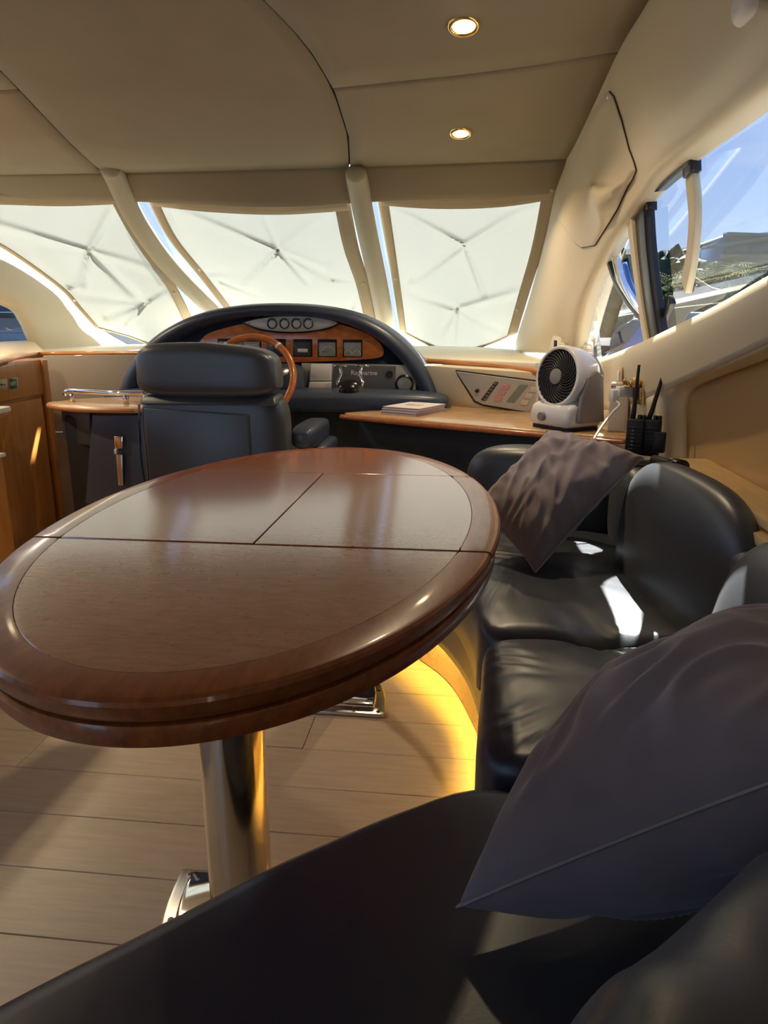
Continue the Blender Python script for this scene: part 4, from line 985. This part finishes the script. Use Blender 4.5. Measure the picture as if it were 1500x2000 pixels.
tb('wheel_shaft', [wc - wz * .04, wc - wz * .32], .04, 'black', whl, 16)

# ================================================================== HELM CHAIR
cx = -.925; cyy = 2.55
chair = thing('helm_chair', (cx, 2.75, 0), 'black leather helm chair with wide headrest seen from behind', 'chair')
def hr(q):
    q = q.copy(); t = (q.z + .098) / .196; q.x *= 1 - .05 * t * t - .02 * (1 if q.x > 0 else 0); q.z -= (.026 * max(0, q.x / .27)) * max(0, t); return q
sb('headrest', (cx, cyy, .925), (.268, .085, .096), 'leather', chair, e1=.42, e2=.38, nu=72, nv=30, fn=hr, amp=.003)
sb('backrest', (cx + .005, cyy + .02, .60), (.272, .085, .245), 'leather', chair, e1=.30, e2=.35, nu=72, nv=36, amp=.004)
pr('rear_panel', [(cx - .235, cyy - .062, .42), (cx + .16, cyy - .062, .42), (cx + .155, cyy - .062, .77), (cx - .235, cyy - .062, .79)], (0, -.012, 0), 'leather', chair, bevel=.010, seg=3)
pr('shoulder_roll', [(cx - .255, cyy - .07, .80), (cx + .26, cyy - .07, .80), (cx + .25, cyy - .05, .835), (cx - .25, cyy - .05, .835)], (0, .12, 0), 'leather', chair, bevel=.012, seg=3)
for dx in (-.075, .10): tb('headrest_post', [(cx + dx, cyy, .80), (cx + dx, cyy, .86)], .009, 'chrome', chair, 12)
for dx in (-.075, .10): bx('post_cap', (cx + dx, cyy - .045, .838), (.05, .02, .010), 'chrome', chair, bevel=.003)
sb('seat', (cx, cyy + .32, .50), (.27, .27, .085), 'leather', chair, e1=.45, e2=.35, amp=.004)
for s_ in (-1, 1):
    sb('armrest', (cx + s_ * (.315 if s_ > 0 else .255), cyy + .24, .665), (.05, .19, .045), 'leather_navy', chair, e1=.5, e2=.5)
    sb('armrest_pad', (cx + s_ * (.335 if s_ > 0 else .24), cyy + .30, .59), (.06, .16, .04), 'leather_navy', chair, e1=.5, e2=.5)
    tb('armrest_bracket', [(cx + s_ * .25, cyy + .1, .55), (cx + s_ * .31, cyy + .16, .63)], .014, 'black', chair, 8)
lt('pedestal', [(.16, 0), (.16, .02), (.05, .04), (.05, .42), (.12, .43)], Matrix.Translation((cx, cyy + .32, 0)), 'chrome', chair, 32)
tb('seam_piping', [(cx - .262, cyy - .05, .40), (cx - .27, cyy - .055, .6), (cx - .262, cyy - .05, .80)], .005, 'leather_navy', chair, 6)

# ================================================================== COMPANION UNIT (left of the chair)
cu = thing('side_table', (-1.45, 2.95, 0), 'small rounded wooden table on black pedestal with chrome rail, left of the helm chair', 'table')
tp = [(-1.765, 2.87), (-1.70, 2.79), (-1.55, 2.71), (-1.35, 2.70), (-1.27, 2.72), (-1.245, 2.9), (-1.26, 3.08), (-1.38, 3.16), (-1.55, 3.15), (-1.70, 3.05)]
pr('table_top', [(q.x, q.y, .742) for q in crom([Vector((*p, 0)) for p in tp + [tp[0]]], 60)[:-1]], (0, 0, .022), 'oak', cu, bevel=.008, seg=3)
tpl = [Vector((*q, .752)) for q in tp[:5]]; tb('edge_lipping', crom([tpl[0] + Vector((0, .05, 0))] + tpl, 40), .0105, 'cherry', cu, 8)
ra = [P(127, 769, 2.92), P(135, 764, 2.95), P(180, 766, 2.88), P(225, 768, 2.84), P(285, 768, 2.84)]
tb('rail', crom(ra, 30), .010, 'chrome', cu, 12)
for px in (140, 245):
    p = P(px, 768, 2.90 if px < 200 else 2.84); tb('rail_post', [Vector((p.x, p.y, .762)), Vector((p.x, p.y, p.z))], .011, 'chrome', cu, 12)
bx('pedestal', (-1.47, 2.97, .36), (.40, .34, .72), 'black', cu, bevel=.02, seg=3)
pr('side_pod', [P(117, 797, 2.82), P(176, 797, 2.78), P(178, 872, 2.78), P(130, 870, 2.82), P(121, 855, 2.82)], (0, .3, 0), 'leather', cu, bevel=.012, seg=3)
ft = pr('front_panel', [P(178, 808, 2.76), P(290, 808, 2.76), P(290, 985, 2.76), P(165, 985, 2.76)], (0, .05, 0), 'leather_navy', cu, bevel=.01, seg=3)
lat = hp('latch', [(222, 852), (240, 852), (239, 876), (224, 876)], 2.74, .015, 'chrome', ft, .003)
hp('latch_catch', [(222, 877), (228, 877), (228, 887), (223, 887)], 2.735, .012, 'white', ft, .002); hp('latch_bar', [(226, 888), (239, 888), (240, 948), (231, 948)], 2.742, .012, 'steel', ft, .002)

# ================================================================== GALLEY FRONT AND TALL CABINET (far left)
cab = thing('wood_cabinet', PZ(40, 1000, .2), 'cherry wood cabinet with tall door at the left edge below the dash', 'cabinet')
c0, c1 = P(-160, 740, 2.45), P(84, 702, 3.38); dv_ = Vector((c1.x - c0.x, c1.y - c0.y, 0)); nn_ = Vector((dv_.y, -dv_.x, 0)).normalized()
def cf(t, z, o=0.): return Vector((c0.x + dv_.x * t, c0.y + dv_.y * t, z)) + nn_ * o
pr('carcass', [cf(0, 0), cf(1, 0), cf(1, .925), cf(0, .925)], -nn_ * .30, 'cherry_v', cab, bevel=.003)
pr('upper_rail', [cf(0, .755, .001), cf(.985, .755, .001), cf(.985, .922, .001), cf(0, .922, .001)], nn_ * .012, 'cherry_v', cab, bevel=.003)
pr('door', [cf(.1, .06, .001), cf(.90, .06, .001), cf(.90, .742, .001), cf(.1, .742, .001)], nn_ * .018, 'cherry_v', cab, bevel=.004)
pr('corner_post', [cf(.945, .0, .001), cf(1.0, .0, .001), cf(1.0, .92, .001), cf(.945, .92, .001)], nn_ * .022, 'cherry_v', cab, bevel=.005)
def cpt(x, y, o): # pixel on the cabinet face
    a = cf(0, 0, o); d = ray(x, y); return CAM + d * ((a - CAM).dot(nn_) / d.dot(nn_))
def sign(label, px, m, h=.003):
    t = thing('sign', cpt(sum(q[0] for q in px) / 4, max(q[1] for q in px), .014), label, 'sign'); pr('plate', [cpt(*q, .0135) for q in px], nn_ * h, m, t, bevel=0); return t
s1 = sign('pale green sign with a black arrow on the cabinet rail', [(-6, 741), (13, 740), (14, 761), (-6, 763)], 'sign')
ax, az = dv_.normalized(), Vector((0, 0, 1))
def on_cab(x, y, o): M = Matrix((ax, az, ax.cross(az))).transposed().to_4x4(); M.translation = cpt(x, y, o); return M
pr('arrow', [cpt(*q, .0168) for q in ((0, 751.5), (4, 748.5), (4, 750.7), (11, 750.4), (11, 752.2), (4, 752.4), (4, 754.5))], nn_ * .0006, 'black', s1, bevel=0)
s2 = sign('green EXIT sticker with white border on the cabinet rail', [(18, 738), (34, 737), (35, 760), (18, 762)], 'sign')
pr('field', [cpt(*q, .0166) for q in ((19.5, 740), (32, 739), (33, 758), (19.5, 760))], nn_ * .0006, 'green', s2, bevel=0)
text_mesh('lettering', 'EXIT', on_cab(26, 749.5, .0176), .022, 'white', s2, .0003)
gal = thing('galley_unit', P(-40, 1100, 2.1), 'low cherry wood galley unit with pale worktop edges at the far left', 'cabinet')
def gv(px, py, Y): return P(px, py, Y)
g0 = gv(12, 800, 2.2); 
pr('worktop', [(g0.x, 2.23, .80), (g0.x + .012, 2.15, .80), (g0.x - .03, 1.2, .80), (g0.x - .6, 1.2, .80), (g0.x - .6, 2.23, .80)], (0, 0, .018), 'white', gal, bevel=.006)
pr('worktop_edge', [(g0.x - .01, 2.225, .785), (g0.x + .004, 2.15, .785), (g0.x - .04, 1.2, .785), (g0.x - .6, 1.2, .785), (g0.x - .6, 2.225, .785)], (0, 0, .0148), 'cherry', gal, bevel=.003)
pr('lower_shelf', [(g0.x - .028, 2.21, .652), (g0.x - .02, 2.15, .652), (g0.x - .05, 1.2, .652), (g0.x - .6, 1.2, .652), (g0.x - .6, 2.21, .652)], (0, 0, .012), 'white', gal, bevel=.003)
pr('body', [(g0.x - .035, 2.20, 0), (g0.x - .03, 2.1, 0), (g0.x - .06, 1.2, 0), (g0.x - .6, 1.2, 0), (g0.x - .6, 2.2, 0)], (0, 0, .65), 'cherry_v', gal, bevel=.004)
pr('upper_body', [(g0.x - .10, 2.18, .665), (g0.x - .10, 1.2, .665), (g0.x - .6, 1.2, .665), (g0.x - .6, 2.18, .665)], (0, 0, .119), 'cherry_v', gal, bevel=.004)

# ================================================================== OUTSIDE
ZW = -1.35
wt = mesh('water', [(-300, -200, ZW), (300, -200, ZW), (300, 500, ZW), (-300, 500, ZW)], [(0, 1, 2, 3)], 'water', None, False); tag(wt, 'harbour water around the boat', 'water', kind='structure')
bx_ = P(1400, 640, 46); o = bx('quay', (bx_.x + 12, 78, ZW + .5), (120, 60, 1.6), 'stone', None); tag(o, 'grey stone quay below the palms', 'quay', kind='structure')
# side deck of this boat outside the window
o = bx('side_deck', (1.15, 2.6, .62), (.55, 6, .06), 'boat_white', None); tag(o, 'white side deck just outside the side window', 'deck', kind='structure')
def bldg(name, label, px0, px1, ytop, Y, floors, mats, slope=0., depth=25):
    a, b = P(px0, 642, Y), P(px1, 642, Y + (px1 - px0) * .02); z1 = P(px0, ytop, Y).z; z0 = ZW + 1.2
    t = thing(name, (a.x, a.y, z0), label, 'building'); ext = Vector((3, depth, 0))
    pr('wall', [Vector((a.x, a.y, z0)), Vector((b.x, b.y, z0)), Vector((b.x, b.y, z1 + slope)), Vector((a.x, a.y, z1))], ext, mats[0], t, bevel=0)
    d = (b - a); n_ = Vector((d.y, -d.x, 0)).normalized()
    for i in range(floors):
        za = lerp(z0, z1, (i + .22) / floors); zb = lerp(z0, z1, (i + .80) / floors); nb_ = 7
        for j in range(nb_):
            p, q = a.lerp(b, (j + .06) / nb_), a.lerp(b, (j + .94) / nb_)
            wv = pr('window', [Vector((p.x, p.y, za)), Vector((q.x, q.y, za)), Vector((q.x, q.y, zb)), Vector((p.x, p.y, zb))], n_ * .12, mats[1], t, bevel=0)
        p, q = a.lerp(b, -.01), a.lerp(b, 1.01); zs = lerp(z0, z1, (i + .98) / floors)
        pr('balcony_slab', [Vector((p.x, p.y, zs)), Vector((q.x, q.y, zs)), Vector((q.x, q.y, zs + .35)), Vector((p.x, p.y, zs + .35))], n_ * .8, mats[2], t, bevel=0)
    p, q = a.lerp(b, -.12), a.lerp(b, 1.05)
    pr('roof', [Vector((p.x, p.y, z1 - slope * .6)), Vector((q.x, q.y, z1 + slope)), Vector((q.x, q.y, z1 + slope + .5)), Vector((p.x, p.y, z1 - slope * .6 + .3))], n_ * 1.5 + ext * -0.0, mats[3], t, bevel=0)
    return t
bldg('waterfront_building', 'large blue-glass building with sweeping roof behind the palms', 1395, 1720, 462, 78, 5, ('glass_blue', 'glass_blue', 'slab', 'roof_grey'), 2.2)
bldg('waterfront_building', 'lower grey building with sloping roof left of the blue-glass one', 1265, 1392, 498, 92, 4, ('slab', 'glass_blue', 'slab', 'roof_grey'), 2.0, 8)
bldg('waterfront_building', 'small pale building seen through the forward quarter window', 1100, 1235, 530, 95, 3, ('slab', 'glass_blue', 'boat_white', 'roof_grey'), .5)
# palms: one trunk + fronds each
fr_me = None
def frond_mesh():
    V = []; Fc = []; n = 18
    def ax(t): return Vector((2.6 * t, 0, .75 * math.sin(t * 2.2) - 1.35 * t * t))
    for i in range(n):
        t = (i + .5) / n; p = ax(t); d = (ax(t + .02) - ax(t - .02)).normalized(); wd = .62 * math.sin(math.pi * min(1, t * .85 + .15)) + .05
        for s_ in (-1, 1):
            k = len(V); V += [p - d * .045, p + d * .045, p + d * (.28 * wd) + Vector((0, s_ * wd, -.42 * wd))]; Fc.append((k, k + 1, k + 2))
    for i in range(8):
        k = len(V); p, q = ax(i / 8), ax((i + 1) / 8); V += [p + Vector((0, -.03, 0)), p + Vector((0, .03, 0)), q + Vector((0, .02, 0)), q + Vector((0, -.02, 0))]; Fc.append((k, k + 1, k + 2, k + 3))
    return V, Fc
fr_src = None
def palm(label, px, ytop, Y, s_):
    global fr_src
    top = P(px, ytop, Y); b = Vector((top.x, top.y, ZW + 1.2)); t = thing('palm_tree', b, label, 'palm tree', 'palms on the quay')
    tb('trunk', [b, b.lerp(top, .5) + Vector((.1, 0, 0)), top - Vector((0, 0, .4 * s_))], [.22, .17, .15], 'trunk', t, 8)
    for i in range(26):
        if fr_src is None:
            fr_src = mesh('frond', *frond_mesh(), 'leaf', t); o = fr_src
        else:
            o = bpy.data.objects.new('frond', fr_src.data); COL.objects.link(o); reg(o, t, Matrix.Identity(4))
        o.location = top - Vector((0, 0, .4 * s_)); o.rotation_euler = (random.uniform(-.2, .2), random.uniform(-.95, .5), 2 * math.pi * i / 13 + random.uniform(-.2, .2)); o.scale = (s_,) * 3
pls = [('bushy palm in the middle of the side window view', 1395, 545, 44, 1.0), ('palm right of the middle one, below the blue-glass building', 1440, 558, 43, .9), ('rightmost palm at the edge of the side window', 1490, 552, 42, 1.0), ('palm just right of the black window post', 1318, 566, 46, .8), ('palm partly behind the cream reflection strip in the window', 1362, 560, 47, .85)]
for a in pls: palm(*a)
def tree(label, px, y, Y, r):
    c_ = P(px, y, Y); b = Vector((c_.x, c_.y, ZW + 1.2)); t = thing('leafy_tree', b, label, 'tree', 'trees on the quay')
    tb('trunk', [b, c_], .18, 'trunk', t, 8)
    V, Fc = sbox(c_, (r, r, r * .8), 1, 1, None, 40, 24)
    V = [c_ + (v - c_) * (1 + .28 * noise.noise(v * 1.1) + .22 * noise.noise(v * 3.1)) for v in V]; mesh('crown', V, Fc, 'leaf_dark', t, False)
for a in (('dark tree seen behind the black window post', 1296, 560, 50, 2.6), ('dark tree seen in the forward quarter window', 1165, 560, 48, 3.0), ('smaller dark tree left in the quarter window', 1140, 585, 50, 2.2), ('low dark tree under the palms', 1420, 600, 50, 2.0), ('low dark tree at the right under the palms', 1480, 598, 50, 2.2)): tree(*a)
def boat(label, px, ydeck, Y, ln_, m, rz, canvas=None, wdt=3.2):
    c_ = P(px, ydeck, Y); t = thing('motor_boat', (c_.x, c_.y, ZW), label, 'boat'); R = RZ(rz)
    def Q(x, y, z): return Vector((c_.x, c_.y, 0)) + R @ Vector((x, y, 0)) + Vector((0, 0, z))
    h = c_.z; st = []
    rows = []
    for z, f in ((ZW - .1, .72), (lerp(ZW, h, .5), .9), (h, 1.0)):
        rows.append([Q(-ln_ / 2, wdt / 2 * f, z), Q(0, wdt / 2 * f, z), Q(ln_ * .3, wdt * .38 * f, z), Q(ln_ / 2 * (.9 + .1 * f), 0, z + .2), Q(ln_ * .3, -wdt * .38 * f, z), Q(0, -wdt / 2 * f, z), Q(-ln_ / 2, -wdt / 2 * f, z)])
    pt('hull', rows, 'boat_white' if m != 'boat_grey' else m, t, 36, 8, .06)
    pr('deck', [Q(-ln_ / 2, wdt / 2, h), Q(0, wdt / 2, h), Q(ln_ * .3, wdt * .38, h), Q(ln_ / 2, 0, h + .1), Q(ln_ * .3, -wdt * .38, h), Q(0, -wdt / 2, h), Q(-ln_ / 2, -wdt / 2, h)], (0, 0, .08), m, t, bevel=0)
    k = ln_ / 10
    pr('cabin', [Q(-3 * k, -wdt * .36, h), Q(2.2 * k, -wdt * .36, h), Q(.9 * k, -wdt * .36, h + 1.25 * k), Q(-2.6 * k, -wdt * .36, h + 1.35 * k)], R @ Vector((0, wdt * .72, 0)), m, t, bevel=.05)
    for s_ in (-1, 1): pr('side_window', [Q(-2.4 * k, s_ * wdt * .365, h + .5 * k), Q(1.4 * k, s_ * wdt * .365, h + .5 * k), Q(.8 * k, s_ * wdt * .365, h + 1.0 * k), Q(-2.3 * k, s_ * wdt * .365, h + 1.05 * k)], R @ Vector((0, s_ * .03, 0)), 'boat_dark', t, bevel=0)
    pr('windscreen', [Q(2.12 * k, -wdt * .3, h + .15 * k), Q(2.12 * k, wdt * .3, h + .15 * k), Q(1.08 * k, wdt * .3, h + 1.15 * k), Q(1.08 * k, -wdt * .3, h + 1.15 * k)], R @ Vector((.05, 0, .05)), 'boat_dark', t, bevel=0)
    for s_ in (-1, 1): tb('rail', [Q(0, s_ * wdt * .48, h + .6), Q(ln_ * .3, s_ * wdt * .37, h + .62), Q(ln_ * .48, 0, h + .75)], .02, 'chrome', t, 6)
    if canvas: pr('canvas_cover', [Q(-ln_ * .48, -wdt * .45, h + .1), Q(-3.2 * k, -wdt * .45, h + .1), Q(-3.0 * k, -wdt * .40, h + 1.0 * k), Q(-ln_ * .46, -wdt * .40, h + .6 * k)], R @ Vector((0, wdt * .85, 0)), canvas, t, bevel=.05)
    return t
boat('white motor boat moored beyond the reflection strip in the side window', 1352, 668, 26, 7, 'boat_white', 100)
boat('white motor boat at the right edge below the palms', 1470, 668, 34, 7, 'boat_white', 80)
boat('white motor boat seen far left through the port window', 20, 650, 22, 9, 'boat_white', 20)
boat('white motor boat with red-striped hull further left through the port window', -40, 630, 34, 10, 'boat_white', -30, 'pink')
# neighbouring boat's grey console under blue canvas, close outside the quarter window
nbt = thing('covered_console', P(1225, 700, 5.2), 'grey moulded console with bright blue canvas just outside the quarter window', 'boat console')
pr('shell', [P(1192, 660, 5.4), P(1205, 640, 5.4), P(1245, 618, 5.4), P(1262, 640, 5.4), P(1250, 775, 5.4), P(1185, 775, 5.4)], (.1, .5, 0), 'boat_grey', nbt, bevel=.03, seg=3)
pr('slot', [P(1200, 646, 5.39), P(1236, 624, 5.39), P(1238, 630, 5.39), P(1202, 653, 5.39)], (0, -.02, 0), 'boat_dark', nbt, bevel=0)
pr('blue_canvas', [P(1192, 714, 5.3), P(1208, 690, 5.3), P(1252, 634, 5.3), P(1278, 640, 5.3), P(1278, 725, 5.3)], (.05, .06, 0), 'blue', nbt, bevel=.01)
pr('white_foot', [P(1180, 700, 5.35), P(1200, 684, 5.35), P(1212, 700, 5.35), P(1200, 712, 5.35)], (.0, .1, 0), 'boat_white', nbt, bevel=.02)
tb('canopy_bow', crom([P(1212, 515, 5.6), P(1222, 560, 5.6), P(1240, 595, 5.6), P(1262, 622, 5.6)], 20), [.045 + .012 * math.sin(i / 20 * 3) for i in range(21)], 'blue', nbt, 10)
an = tb('whip_antenna', [P(1164, 628, 4.2), P(1172, 706, 4.2)], .012, 'white', None, 8); tag(an, 'white antenna pole standing outside the quarter window', 'antenna')
vb = thing('vent_reflection', P(1345, 600, 2.9), 'cream window reflection with dark diamond, built as a solid outside the side window', 'vent')  # reflection of an interior vent in the pane, modelled as a solid outside
pr('reflection_body', [P(1300, 650, 3.0), P(1312, 590, 3.0), P(1326, 540, 3.0), P(1352, 536, 3.0), P(1390, 560, 3.0), P(1420, 568, 3.0), P(1418, 580, 3.0), P(1345, 612, 3.0), P(1330, 640, 3.0)], (.03, .12, 0), 'reflection_cream', vb, bevel=.012, seg=3)
gr = pr('grille', [P(1314, 559, 2.992), P(1344, 543, 2.992), P(1370, 559, 2.992), P(1343, 574, 2.992)], (0, -.006, 0), 'black', vb, bevel=.001)  # dark diamond of the same reflection
for i in range(4): tb('reflection_bar', [P(1330 + i * 9, 566 - abs(i - 1.5) * 3, 2.98), P(1338 + i * 8, 552 + i * 1.5, 2.98)], .003, 'grey_plastic', gr, 6)
